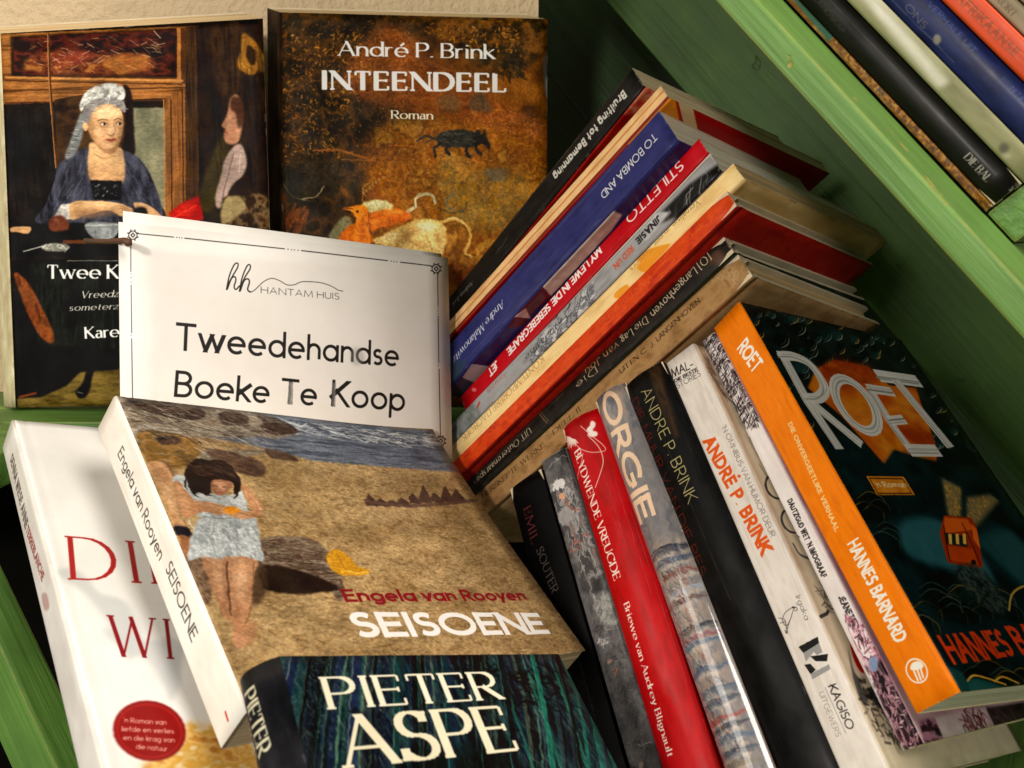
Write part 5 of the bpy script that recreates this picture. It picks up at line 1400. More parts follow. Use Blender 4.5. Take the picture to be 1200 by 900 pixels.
def art_H():
    A = {}
    s = sp_base('H1', [(10, 10, 11), (18, 17, 18), (13, 13, 14)], 150).z(*Z9)
    s.text("EMIL", (205, 590), (240, 742), 34, 'worn', (128, 54, 50)); s.text("SOUTER", (262, 772), (330, 960), 34, 'worn', (104, 92, 84));
    s.z(*ZP); s.text("TAFELBERG", (262, 530), (330, 690), 26, 'worn', (56, 50, 44), .8)
    s.grain(.03, 60); s.wear(70, (90, 86, 80), 61, .6)
    f = fr_base('H1', [(18, 18, 19), (26, 25, 26)], 151); A['H1'] = (f, s)
    # grey painted spine
    s = sp_base('H2', [(64, 62, 62), (98, 94, 92), (78, 76, 76), (54, 52, 52)], 152, cell=(60, 30)).z(*Z9)
    s.tex([(300, 480), (400, 440), (560, 880), (470, 900)], [(70, 68, 68), (130, 126, 122), (160, 154, 148), (90, 88, 86), (120, 100, 92)], (60, 14), seed=153, soft=8, sharp=1.8)
    s.poly([(335, 465), (375, 455), (384, 492), (372, 494), (366, 478), (356, 496), (332, 500)], (206, 200, 194)); s.blob([(355, 520), (385, 515), (378, 545), (366, 540)], (214, 150, 110), .9, 1)
    s.blob([(360, 590), (400, 570), (420, 620), (380, 660), (350, 640)], (160, 156, 152), .8, 3)
    for p in ([(385, 560), (430, 590), (450, 580)], [(420, 700), (440, 740), (470, 700), (490, 715)], [(430, 720), (410, 770), (450, 740)]): s.line(p, 4, (160, 70, 52), .9, curve=True)
    s.line([(300, 430), (330, 380), (384, 350)], 3, (170, 164, 156), .8, curve=True); s.line([(440, 770), (460, 830), (455, 870)], 5, (170, 160, 140), .8, curve=True)
    s.z(*ZP); s.line([(270, 20), (290, 90), (340, 230), (370, 320), (400, 340)], 5, (160, 154, 146), .8, curve=True)
    s.tex([(330, 200), (400, 190), (430, 310), (380, 330), (340, 260)], [(110, 108, 104), (160, 158, 148), (90, 90, 88)], (24, 14), seed=154, soft=6, smooth=True)
    s.dabs([(345, 370), (390, 375), (392, 400), (350, 405)], 16, 12, 4, 60, [(190, 184, 176)], .8, 155, 60); s.ell((416, 515), 9, 12, (190, 120, 90), 1, 1); s.ell((414, 513), 4, 6, (60, 50, 46)); s.ell((395, 463), 5, 5, (180, 130, 110))
    s.line([(512, 805), (560, 795)], 5, (180, 176, 170)); s.line([(535, 800), (545, 830)], 4, (180, 176, 170)); s.blob([(515, 880), (535, 875), (540, 905), (520, 905)], (150, 130, 110), .9, 2)
    s.warp(6, 14, 6)
    s.dabs([(300, 250), (420, 250), (590, 890), (490, 890)], 360, 24, 2.5, 70, [(130, 126, 122), (60, 58, 58), (150, 142, 134)], .35, 156, 60, .5)
    s.grain(.05, 62); s.wear(120, (180, 176, 168), 63)
    f = fr_base('H2', [(70, 68, 68), (110, 106, 104)], 157); A['H2'] = (f, s)
    # red spine with line flower
    s = sp_base('H3', [(168, 10, 18), (184, 14, 22), (160, 8, 16)], 158).z(*Z9)
    s.tex([(370, 230), (500, 180), (480, 290), (400, 320)], [(176, 20, 24), (120, 8, 12)], (30, 30), seed=159, soft=20, a=.6)
    rnd = random.Random(9)
    for k in range(16):
        a = math.radians(150 + k * 13); L = rnd.uniform(28, 52)
        s.line([(432, 285), (432 + .5 * L * math.cos(a) - 6, 285 - .5 * L * math.sin(a)), (420 + L * math.cos(a), 285 - L * math.sin(a) * .9)], 6, (232, 214, 196), .9, curve=True, taper=True)
    s.blob([(495, 250), (508, 228), (520, 240), (518, 262)], (236, 220, 204), 1, 1); s.blob([(512, 205), (528, 215), (522, 240), (508, 228)], (236, 220, 204), 1, 1); s.blob([(500, 262), (530, 250), (538, 268), (515, 278)], (236, 220, 204), 1, 1)
    s.line([(470, 230), (520, 275), (560, 310), (568, 335), (520, 345), (470, 330), (440, 300)], 3, (230, 200, 180), .95, curve=True)
    s.line([(500, 270), (545, 320), (565, 380), (555, 440), (535, 500)], 3.5, (230, 200, 180), .95, curve=True)
    s.line([(435, 460), (450, 430), (470, 390), (480, 350)], 3, (230, 200, 180), .95, curve=True); s.line([(440, 230), (480, 210), (496, 180)], 2, (120, 40, 40), .7, curve=True)
    s.text("BLYDWENDE VREUGDE", (436, 345), (612, 905), 36, 'serif', (236, 222, 204))
    s.z(*ZP); s.text("Briewe van Audrey Blignault", (468, 240), (646, 855), 27, 'serif', (236, 222, 204))
    s.grain(.015, 64); s.wear(40, (220, 120, 110), 65, .4)
    f = fr_base('H3', [(150, 8, 16), (164, 12, 20)], 160); A['H3'] = (f, s)
    # painted dust jacket, big title
    s = sp_base('H4', [(96, 94, 98), (126, 120, 116), (108, 104, 106)], 161, cell=(50, 20), ppm=6000).z(*Z9)
    s.tex([(520, 90), (650, 30), (720, 180), (600, 260)], [(84, 84, 90), (120, 116, 116), (150, 134, 120)], (40, 16), seed=162, soft=10)
    s.z(*ZP)
    s.tex([(560, 0), (700, -40), (1010, 900), (860, 1000)], [(126, 112, 100), (150, 132, 118), (110, 106, 108), (164, 146, 126)], (50, 16), seed=163, soft=14)
    for (x, y, w_, c) in ((575, 30, 16, (26, 30, 44)), (600, 70, 10, (50, 66, 92)), (630, 120, 8, (120, 60, 50)), (650, 190, 12, (150, 160, 170)), (640, 240, 7, (84, 60, 56)), (680, 350, 14, (30, 34, 40)), (690, 385, 8, (120, 60, 70)),
                          (700, 410, 10, (50, 80, 110)), (730, 520, 9, (60, 84, 110)), (770, 600, 22, (70, 84, 98)), (790, 640, 12, (60, 70, 80)), (800, 710, 9, (150, 50, 40)), (815, 745, 9, (40, 44, 54)), (830, 790, 18, (70, 90, 110)), (840, 850, 16, (50, 60, 74)), (850, 900, 12, (120, 110, 90))):
        s.blob([(x - 10, y + 14 + w_), (x + 50, y - 18), (x + 110, y - 40), (x + 170, y - 50), (x + 160, y - 50 + w_), (x + 80, y - 16 + w_), (x + 20, y + 20 + w_)], c, .6, 2.5)
        s.line([(x - 10, y + 14), (x + 40, y - 14), (x + 90, y - 30), (x + 150, y - 40)], w_ * .35, c, .8, curve=True, taper=True)
        s.blob([(x, y + 24 + w_), (x + 60, y + 2), (x + 130, y - 20), (x + 120, y - 6), (x + 60, y + 14 + w_)], (196, 184, 166), .45, 4)
    s.dabs([(575, 30), (690, -10), (960, 880), (860, 920)], 420, 30, 4, -22, [(60, 74, 96), (170, 156, 140), (36, 38, 44), (190, 182, 170), (140, 70, 56), (96, 112, 128)], .5, 164, 22, .5)
    s.warp(4, 16, 5)
    s.line([(700, 200), (740, 300), (760, 360)], 3, (190, 90, 90), .7, curve=True)
    s.z(*Z9); s.text("ORGIE", (548, 112), (712, 648), 84, 'sansb', (220, 186, 152)); s.line([(680, 390), (685, 460)], 2, (70, 60, 56), .7); s.dabs([(730, 650), (760, 655), (750, 690), (730, 690)], 8, 14, 3, 60, [(60, 56, 56)], .8, 165, 40)
    s.grain(.03, 66); s.wear(80, (200, 190, 176), 67, .6)
    f = fr_base('H4', [(120, 108, 98), (150, 136, 124)], 166); A['H4'] = (f, s)
    # black spine, yellow author
    s = sp_base('H5', [(18, 18, 18), (28, 27, 26), (22, 22, 21)], 167, ppm=6000).z(*Z10)
    s.tex([(80, 120), (125, 100), (160, 230), (220, 420), (200, 430), (140, 300)], [(66, 46, 30), (96, 66, 40), (50, 38, 28)], (60, 10), seed=168, soft=6, a=.8)
    s.text("ANDRE P. BRINK", (52, 228), (258, 718), 50, 'sansl', (224, 208, 136)); s.text("DIE MUUR VAN DIE PES", (0, 268), (298, 1035), 40, 'sansl', (134, 38, 24))
    s.grain(.03, 68); s.wear(90, (110, 104, 92), 69, .6)
    f = fr_base('H5', [(24, 24, 24), (34, 33, 32)], 169); f.grain(.03, 70); A['H5'] = (f, s)
    # white omnibus
    s = sp_base('H6', [(214, 202, 188), (224, 214, 200), (208, 196, 182)], 170, ppm=6500).z(*Z10)
    k = (34, 30, 30)
    s.text("MAL-", (182, 160), (272, 116), 36, 'sans', k); s.text("DIE BESTE", (192, 182), (290, 130), 14, 'sansb', k); s.text("STORIES", (204, 208), (304, 152), 24, 'sansl', k)
    s.text("ANDRÉ P. BRINK", (314, 447), (566, 938), 56, 'cond', (216, 84, 20)); s.text("'N OMNIBUS VAN HUMOR DEUR", (396, 378), (612, 862), 24, 'sansl', (70, 62, 58))
    s.z(*Z11); s.text("Irgaka", (388, 205), (426, 300), 22, 'sansl', (60, 54, 52))
    s.line([(388, 246), (378, 262), (366, 300), (350, 322), (336, 300), (346, 270), (372, 250), (388, 246), (396, 256), (384, 262)], 2.2, k, curve=True); s.line([(346, 300), (356, 352)], 3, k); s.line([(320, 290), (345, 296)], 2, k); s.line([(326, 312), (348, 304)], 2, k); s.line([(364, 302), (350, 354), (346, 340)], 2.5, k); s.ell((378, 248), 5, 4, k)
    s.poly([(400, 408), (478, 366), (484, 392), (420, 432)], (24, 22, 22)); s.poly([(420, 432), (484, 392), (498, 430), (474, 440), (462, 428), (430, 468)], (146, 142, 138))
    s.poly([(448, 446), (520, 436), (516, 466), (470, 466)], (24, 22, 22)); s.poly([(424, 480), (448, 476), (470, 500), (450, 520)], (24, 22, 22)); s.poly([(450, 516), (524, 478), (530, 498), (456, 540)], (146, 142, 138))
    s.text("KAGISO", (520, 570), (596, 744), 34, 'sans', k); s.line([(508, 572), (592, 758)], 1.8, (90, 84, 80)); s.text("UITGEWERS", (482, 596), (552, 772), 22, 'sansl', (110, 102, 96))
    s.grain(.015, 71); s.wear(40, (180, 166, 148), 72, .5)
    f = fr_base('H6', [(208, 188, 154), (222, 204, 172), (214, 196, 164)], 171, ppm=4500).z(*Z10)
    f.dabs([(330, 60), (430, 260), (400, 240), (320, 90)], 60, 30, 3, 60, [(60, 40, 36), (140, 110, 90)], .6, 172, 30)
    for cx, cy in ((630, 640), (700, 790)):
        f.ell((cx, cy), 40, 58, (40, 34, 32), 1, 0, -30); f.ell((cx + 2, cy), 33, 50, (216, 198, 166), 1, 0, -30)
    f.line([(560, 540), (600, 600)], 5, k, taper=True)
    f.z(*Z12)
    f.line([(132, 205), (150, 235), (180, 250)], 6, (90, 86, 82), curve=True); f.line([(215, 430), (235, 420), (240, 410)], 6, k); f.dabs([(200, 340), (240, 330), (270, 400), (240, 420)], 22, 30, 2, 60, [(60, 54, 50), (140, 130, 118)], .8, 173, 60, .6)
    f.blob([(305, 500), (320, 495), (350, 560), (360, 598), (340, 600), (318, 560)], (186, 24, 18), 1, 1)
    f.blob([(300, 520), (320, 600), (352, 640), (360, 700), (340, 690), (315, 610)], (60, 58, 58), .9, 2); f.blob([(372, 628), (392, 640), (390, 660), (370, 655)], (214, 204, 190), 1, 1)
    f.tex([(330, 620), (410, 620), (470, 740), (440, 760), (360, 690)], [(30, 28, 28), (120, 108, 90), (50, 46, 44), (200, 184, 150)], (16, 10), seed=174, soft=2, sharp=2)
    f.dabs([(300, 590), (420, 700), (470, 830), (410, 830), (340, 700)], 60, 16, 4, 45, [(36, 32, 30), (70, 60, 50)], .8, 175, 70)
    f.grain(.03, 73); A['H6'] = (f, s)
    # white spine, ink hair and blossom
    s = sp_base('H7', [(222, 212, 204), (232, 224, 216)], 176, ppm=6500).z(*Z10)
    s.tex([(300, 0), (400, -60), (560, 240), (560, 380), (500, 380), (380, 200)], [(206, 196, 190), (80, 60, 58), (30, 24, 24), (214, 206, 200)], (40, 5), seed=177, soft=3, sharp=2.4)
    s.dabs([(300, -10), (390, -60), (560, 200), (560, 360), (500, 370), (400, 220)], 230, 46, 3.5, 62, [(24, 18, 18), (34, 26, 26), (220, 212, 206), (70, 40, 44)], .9, 178, 14, .4)
    s.line([(520, 420), (545, 500), (578, 560)], 7, (24, 20, 20), curve=True, taper=True); s.line([(603, 612), (640, 700), (668, 735)], 8, (24, 20, 20), curve=True, taper=True); s.line([(668, 750), (700, 830), (740, 860)], 8, (24, 20, 20), curve=True, taper=True)
    s.text("DAUTZGUD WET 'N IMOGRAAF", (684, 702), (836, 1040), 24, 'cond', (50, 44, 44))
    s.z(*Z12); s.text("JEANETTE", (270, 372), (314, 462), 20, 'cond', (60, 52, 52))
    s.tex([(290, 420), (330, 440), (420, 560), (540, 760), (560, 860), (470, 850), (380, 640), (320, 520)], [(214, 180, 186), (190, 120, 136), (70, 40, 50), (236, 220, 218)], (40, 12), seed=179, soft=4, sharp=2.2)
    s.dabs([(290, 430), (330, 450), (540, 740), (470, 720)], 160, 22, 4, 50, [(200, 110, 130), (230, 190, 196), (120, 50, 70), (50, 30, 36)], .75, 180, 60, .5)
    s.tex([(370, 570), (440, 560), (560, 800), (540, 860), (480, 850), (400, 680)], [(40, 24, 30), (60, 36, 44), (180, 130, 140), (30, 20, 24)], (40, 16), seed=181, soft=5, sharp=2)
    s.dabs([(390, 640), (450, 640), (550, 800), (500, 840)], 70, 14, 4, 60, [(206, 150, 160), (232, 206, 204), (30, 20, 24)], .8, 182, 60)
    s.blob([(366, 562), (390, 556), (392, 596), (372, 596)], (130, 150, 180), .9, 1); s.grain(.02, 74)
    f = fr_base('H7', [(190, 160, 160), (160, 120, 130)], 183, ppm=4500).z(*Z14)
    f.tex([(430, 575), (560, 570), (640, 720), (470, 760)], [(30, 18, 24), (50, 30, 38), (150, 100, 116)], (30, 12), seed=184, soft=4, sharp=1.8)
    f.tex([(530, 560), (880, 500), (900, 660), (610, 740)], [(176, 150, 152), (200, 180, 178)], (40, 40), seed=185, soft=4)
    f.dabs([(700, 540), (860, 520), (880, 640), (740, 650)], 46, 50, 7, 70, [(70, 14, 24), (110, 40, 50)], .8, 186, 60, .8)
    f.tex([(870, 500), (1400, 420), (1400, 600), (940, 640)], [(26, 16, 20), (50, 34, 38), (36, 22, 28)], (50, 30), seed=187, soft=4); f.dabs([(900, 500), (1300, 450), (1300, 560), (930, 620)], 40, 60, 4, 60, [(120, 100, 100), (80, 50, 60)], .5, 188, 30, .5)
    f.grain(.03, 75); A['H7'] = (f, s)
    # orange spine
    s = sp_base('H8', [(228, 116, 14), (236, 124, 20), (222, 110, 12)], 189, ppm=6500).z(*Z8)
    wt = (244, 232, 214)
    s.text("ROET", (138, 190), (196, 276), 54, 'hand', wt); s.text("novelle", (276, 365), (296, 415), 10, 'sansl', (244, 170, 90), .8)
    s.text("DIE ONVERGEETLIKE VERHAAL", (326, 466), (500, 862), 17, 'cond', (246, 196, 130))
    s.z(*Z12); s.text("HANNES BARNARD", (298, 208), (446, 512), 40, 'hand', wt)
    s.ell((514, 598), 33, 41, wt, 1, 0, -28); s.ell((514, 598), 29, 36, (232, 120, 18), 1, 0, -28)
    s.blob([(494, 592), (500, 574), (520, 568), (534, 580), (530, 590), (508, 596)], wt, 1, 0)
    for a, b in (((505, 598), (518, 628)), ((516, 595), (527, 626)), ((526, 591), (534, 618))): s.line([a, b], 6, wt)
    s.grain(.01, 76)
    f = fr_base('H8', [(14, 18, 18), (24, 30, 28), (16, 22, 22)], 190, ppm=5000).z(*Z8)
    rnd = random.Random(31)
    for k in range(230):       # dark scale-like leaves with light rims
        x, y = rnd.uniform(190, 1050), rnd.uniform(20, 560)
        if 400 < x < 840 and 240 < y: continue
        r = rnd.uniform(13, 30); c = rnd.choice([(16, 34, 34), (14, 20, 20), (10, 16, 16), (24, 48, 46), (8, 10, 10)])
        s_ = rnd.choice([(140, 150, 126), (206, 156, 60), (110, 134, 122), (170, 170, 146)])
        f.blob([(x - r, y), (x - r * .4, y - r * .8), (x + r * .7, y - r * .5), (x + r, y + r * .3), (x + r * .2, y + r * .9), (x - r * .8, y + r * .6)], c, .8, 2)
        f.line([(x + r, y - r * .2), (x + r * .8, y + r * .6), (x, y + r)], 2.2, s_, .8, curve=True, taper=True)
        f.line([(x + r * .6, y - r * .1), (x + r * .4, y + r * .4), (x, y + r * .6)], 1.6, (90, 100, 90), .6, curve=True)
    f.tex([(400, 330), (430, 260), (500, 225), (620, 250), (700, 320), (800, 330), (880, 560), (875, 605), (800, 590), (720, 560), (682, 612), (620, 540), (520, 430)], [(150, 50, 16), (186, 84, 20), (206, 120, 30), (176, 70, 18)], (120, 120), seed=191, soft=2)
    f.tex([(430, 270), (520, 225), (650, 260), (640, 330), (480, 330)], [(120, 34, 14), (170, 60, 20)], (30, 20), seed=192, soft=14, a=.8)
    f.tex([(460, 460), (600, 540), (685, 615), (720, 560), (870, 600), (1000, 640), (1200, 760), (1300, 1400), (900, 1400), (560, 780)], [(10, 22, 24), (15, 32, 34), (9, 15, 16)], (120, 120), seed=193, soft=6)
    wl = (206, 200, 190)
    def brush(p, w_):
        f.line(p, w_, wl, .97, butt=True)
        p = np.array(p, float)
        for k in range(7):
            o = rnd.uniform(-.38, .38) * w_; d = p[-1] - p[0]; n = np.array([-d[1], d[0]]) / (np.hypot(*d) + 1e-6)
            f.line([tuple(q + n * o) for q in p], rnd.uniform(1, 2.4), rnd.choice([(120, 116, 108), (214, 210, 204), (96, 92, 86)]), .7)
    brush([(300, 196), (400, 380), (518, 556)], 30); brush([(400, 372), (600, 540)], 30)
    brush(smooth_open([(296, 212), (350, 214), (405, 240), (445, 290), (462, 336), (440, 366), (396, 368)]), 27)
    t = [(578 + 82 * math.cos(a) * .92 - 40 * math.sin(a) * -.7, 393 + 92 * math.sin(a) + 44 * math.cos(a) * .7) for a in np.linspace(0, 6.45, 26)]
    for i in range(0, 25, 1): f.line(t[i:i + 2], 27, wl, .97)
    for k in range(6):
        o = rnd.uniform(.88, 1.12); f.line([(578 + (x - 578) * o, 393 + (y - 393) * o) for x, y in t], 1.8, rnd.choice([(120, 116, 108), (214, 210, 204)]), .7)
    brush([(628, 330), (700, 450), (785, 566)], 26); brush([(622, 332), (715, 345)], 24); brush([(700, 452), (758, 446)], 24); brush([(770, 560), (884, 562)], 30)
    brush([(655, 284), (812, 306)], 30); brush([(724, 300), (830, 430), (928, 550)], 30)
    f.tex([(616, 656), (755, 658), (797, 726), (655, 726)], [(196, 112, 24), (214, 134, 40)], (20, 20), seed=194); f.line([(628, 664), (750, 666), (784, 720), (660, 720), (628, 664)], 3, (60, 30, 10)); f.text("'n Roman", (656, 698), (768, 698), 20, 'hand', (236, 206, 150))
    f.line([(720, 725), (800, 850)], 4, (6, 10, 10)); f.z(*Z12)
    f.blob([(455, 150), (520, 120), (600, 140), (700, 220), (760, 330), (700, 300), (560, 270), (480, 230)], (40, 88, 92), .9, 8)
    f.blob([(700, 180), (800, 160), (900, 260), (1000, 380), (860, 340), (760, 260)], (34, 74, 76), .8, 10)
    f.poly([(592, 0), (652, 30), (650, 120), (612, 120)], (150, 124, 70), .8, 4); f.poly([(670, 60), (740, 50), (770, 70), (700, 150), (670, 130)], (140, 118, 70), .8, 4)
    f.dabs([(600, 20), (650, 30), (648, 118), (615, 118)], 50, 5, 3, 60, [(220, 150, 60)], .6, 195, 90); f.dabs([(672, 60), (750, 55), (695, 140), (672, 125)], 50, 5, 3, 60, [(200, 140, 60)], .6, 196, 90)
    # a little red van seen from above
    f.poly([(585, 170), (598, 116), (680, 122), (700, 150), (720, 275), (700, 282), (610, 262), (592, 200)], (150, 44, 12)); f.poly([(600, 122), (672, 128), (690, 160), (600, 172)], (206, 84, 20))
    f.poly([(600, 168), (668, 180), (672, 214), (604, 204)], (30, 34, 34)); 
    for x in (612, 634, 656): f.poly([(x, 172), (x + 10, 174), (x + 12, 206), (x + 2, 204)], (226, 170, 70))
    f.poly([(608, 210), (690, 220), (704, 268), (618, 254)], (180, 60, 14)); f.line([(655, 140), (690, 215), (712, 270)], 3, (60, 14, 8)); f.line([(598, 150), (606, 205), (618, 258)], 3, (60, 14, 8)); f.ell((690, 262), 8, 9, (20, 14, 12)); f.poly([(684, 140), (700, 160), (712, 220), (690, 190)], (222, 96, 26))
    for k in range(150):
        x, y = rnd.uniform(340, 900), rnd.uniform(60, 640)
        if 440 < x < 860 and y < 340: continue
        if 560 < x < 900 and 440 < y < 590: continue
        if x < 340 + (y - 60) * .42: continue
        r = rnd.uniform(24, 60)
        f.blob([(x - r, y), (x - r * .2, y - r * .5), (x + r * .8, y), (x + r, y + r * .8), (x, y + r * .6)], rnd.choice([(10, 18, 17), (14, 28, 27), (8, 12, 12)]), .6, 4)
        f.line([(x - r, y), (x - r * .2, y - r * .5), (x + r * .8, y), (x + r, y + r * .8)], 2.2, rnd.choice([(150, 112, 40), (80, 100, 90), (60, 80, 76), (176, 130, 44)]), .65, curve=True, taper=True)
    f.tex([(630, 280), (700, 270), (760, 330), (800, 400), (760, 420), (680, 360)], [(20, 30, 30), (60, 66, 60)], (8, 8), seed=197, soft=4, smooth=True, sharp=2, a=.8)
    f.line([(800, 410), (810, 360), (850, 335), (900, 350)], 4, (190, 150, 60), .9, curve=True); f.line([(670, 630), (690, 612), (730, 620), (790, 640)], 4, (206, 150, 50), 1, curve=True); f.line([(755, 630), (780, 616), (830, 636)], 4, (206, 150, 50), 1, curve=True)
    f.blob([(670, 640), (695, 620), (760, 640), (790, 655), (700, 668)], (26, 70, 66), .9, 2); f.blob([(600, 590), (650, 600), (680, 660), (630, 660)], (24, 56, 52), .9, 2)
    f.text("HANNES", (634, 578), (818, 552), 86, 'hand', (206, 56, 20)); f.text("BARNARD", (846, 548), (1090, 512), 84, 'hand', (206, 56, 20))
    f.grain(.03, 77); f.wear(60, (110, 110, 96), 78); A['H8'] = (f, s)
    return A


def art_T():
    A = {}
    s = sp_base('T1', [(150, 96, 30), (110, 66, 20), (176, 120, 44)], 200, ppm=4000, cell=(16, 10)).z(*Z13)
    s.dabs([(215, 130), (245, 110), (790, 740), (760, 740)], 300, 12, 5, 45, [(190, 130, 50), (90, 50, 18), (60, 60, 66), (206, 150, 70)], .8, 201, 60)
    s.poly([(40, -60), (110, -60), (240, 120), (215, 145)], (40, 92, 72), 1, 3); A['T1'] = (fr_base('T1', [(120, 80, 30), (150, 100, 40)], 202, ppm=2000), s)
    s = sp_base('T2', [(20, 19, 17), (30, 28, 24)], 203, ppm=4000).z(*Z13)
    s.text("LANDSKAP", (165, 0), (262, 120), 18, 'sansl', (130, 124, 110), .7); s.text("DIE BAL", (690, 556), (768, 640), 30, 'serif', (206, 200, 184), .9); A['T2'] = (fr_base('T2', [(26, 24, 22), (40, 36, 32)], 204, ppm=2000), s)
    s = sp_base('T3', [(136, 132, 92), (150, 146, 104), (124, 120, 82)], 205, ppm=4000).z(*Z13)
    s.tex([(300, -40), (375, -20), (640, 290), (600, 310)], [(206, 198, 176), (226, 218, 198)], (40, 20), seed=206, soft=10); s.ell((830, 520), 18, 18, (84, 80, 62), .9, 4); s.ell((840, 548), 16, 10, (180, 174, 140), .8, 4); A['T3'] = (fr_base('T3', [(140, 134, 96), (156, 150, 110)], 207, ppm=2000), s)  # the pale streak paints a highlight into the spine colour
    s = sp_base('T4', [(26, 34, 76), (34, 44, 90), (22, 28, 62)], 208, ppm=4000).z(*Z13)
    s.ell((596, 140), 14, 18, (150, 140, 120), .9, 3); s.text("VERHALE UIT", (560, 20), (720, 190), 22, 'sansl', (130, 140, 180), .8); s.text("MANNETJIES", (820, 280), (900, 370), 18, 'sansl', (130, 140, 180), .8); s.text("ONS", (480, 30), (545, 104), 26, 'sans', (140, 120, 110), .7); A['T4'] = (fr_base('T4', [(30, 38, 80), (40, 48, 92)], 209, ppm=2000), s)
    s = sp_base('T5', [(206, 66, 26), (220, 78, 34)], 210, ppm=4000).z(*Z13); s.text("AFRIKAANSE", (660, 0), (860, 200), 34, 'cond', (150, 60, 30), .8); A['T5'] = (fr_base('T5', [(190, 60, 24), (206, 70, 30)], 211, ppm=2000), s)
    s = sp_base('T6', [(150, 134, 104), (176, 160, 128)], 212, ppm=4000).z(*Z13); s.text("KORT", (800, 0), (860, 60), 26, 'serif', (90, 70, 50), .7); A['T6'] = (fr_base('T6', [(150, 134, 104), (170, 150, 120)], 213, ppm=2000), s)
    s = sp_base('T7', [(206, 190, 150), (190, 172, 130)], 214, ppm=4000); A['T7'] = (fr_base('T7', [(190, 170, 130), (206, 190, 150)], 215, ppm=2000), s)
    return A

# ================================================================== the setting
GREEN = lin((92, 136, 56))
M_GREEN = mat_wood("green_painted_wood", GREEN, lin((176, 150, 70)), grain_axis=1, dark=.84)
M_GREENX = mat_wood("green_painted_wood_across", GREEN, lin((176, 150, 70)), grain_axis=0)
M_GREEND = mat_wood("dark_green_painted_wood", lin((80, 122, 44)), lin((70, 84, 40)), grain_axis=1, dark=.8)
M_GREENSH = mat_wood("shaded_green_wood", lin((36, 62, 26)), lin((50, 60, 30)), grain_axis=1, dark=.8)  # darker copy of the back-board green, shade put into the paint
M_WALL = mat_plaster("beige_plaster", lin((212, 188, 150)))

M_RECESS = mat_plain('shade_black_board', (.003, .003, .002), 1.0, bump=.0); M_RECESS.node_tree.nodes['Principled BSDF'].inputs['Specular IOR Level'].default_value = .05  # near-black colour stands in for the unlit void below the ledge
wall = box_obj('wall', (-1.2, .60, .86), (.0175, .66, 2.0), M_WALL); tag(wall, kind='structure')
far_wall = box_obj('wall', (.06, 1.25, -.6), (3.2, 1.31, 2.6), M_WALL); tag(far_wall, kind='structure')
wallg = None

# ledge the two upright novels stand on: boards with open joints
ledge = empty('shelf_ledge', Matrix.Translation((-.1, .545, .8715)))
tag(ledge, "green painted plank ledge under the upright novels, in front of the beige wall", "ledge")
LZ = .8892
def plank(name, lo, hi, mat, parent, seed):
    o = box_obj(name, lo, hi, mat, parent, bevel=.0012, jitter=.0003, seed=seed)
    return o
def local(o, parent):
    o.parent = parent; o.matrix_parent_inverse = parent.matrix_world.inverted()
for i, (lo, hi) in enumerate((((-.62, .497, LZ - .018), (-.052, .5385, LZ)), ((-.62, .5395, LZ - .018), (.016, .598, LZ)), ((-.62, .386, LZ - .018), (-.262, .494, LZ)))):
    local(plank('plank', lo, hi, M_GREENX, None, i), ledge)

recess = box_obj('back_panel', (-.9, .585, .3), (.1, .597, LZ - .019), M_RECESS); tag(recess, kind='structure')  # added black sheet where only deep shade lies under the ledge
# the tilted crate (axes: depth, along the boards, across)
KM = frame_matrix(crate_pt(0, 0, 0), CU, CV)
crate = empty('wooden_crate', KM)
tag(crate, "tilted green wooden crate holding the leaning row and the pile of books", "crate")
def crate_board(name, lo, hi, mat, seed=0, parent=None, bevel=.0012):
    return box_obj(name, lo, hi, mat, parent or crate, bevel=bevel, jitter=.0002, seed=seed)
DF = .300                                    # depth of the divider's front edge
W0, W1 = -.0344, -.0245
crate_board('side_board', (DF, -.19, W0), (.60, .60, W1), M_GREEN, 3)
w = -.142
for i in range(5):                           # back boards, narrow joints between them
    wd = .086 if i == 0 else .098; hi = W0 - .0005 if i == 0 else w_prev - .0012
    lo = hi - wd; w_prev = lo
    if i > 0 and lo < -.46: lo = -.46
    deep = .0 if i == 0 else .10  # left boards set back and painted darker to stand in for shadow
    crate_board('back_board', (.584 + deep, -.19, lo), (.596 + deep, .60, hi), M_GREEND if i == 0 else M_GREENSH, 10 + i)
crate_board('floor_board', (.20, -.186, -.46), (.395, -.1705, W0 - .001), M_GREENX, 20)
crate_board('floor_board', (.398, -.186, -.46), (.583, -.1705, W0 - .001), M_GREENX, 21)
crate_board('corner_post', (.585, .30, -.30), (.60, .60, -.29), M_GREEN, 22)
crate_board('left_batten', (.171, -.02, -.475), (.187, .30, -.432), M_GREEN, 24)

upper = empty('wooden_crate', KM)
tag(upper, "green wooden crate at upper right holding the blurred slanting books", "crate")
box_obj('floor_board', (.384, .0185, W1 + .0006), (.60, .0340, .25), M_GREENX, upper, bevel=.0012, seed=31)
box_obj('back_board', (.585, .035, W1 + .0006), (.596, .40, .25), M_GREEND, upper, bevel=.001, seed=32)

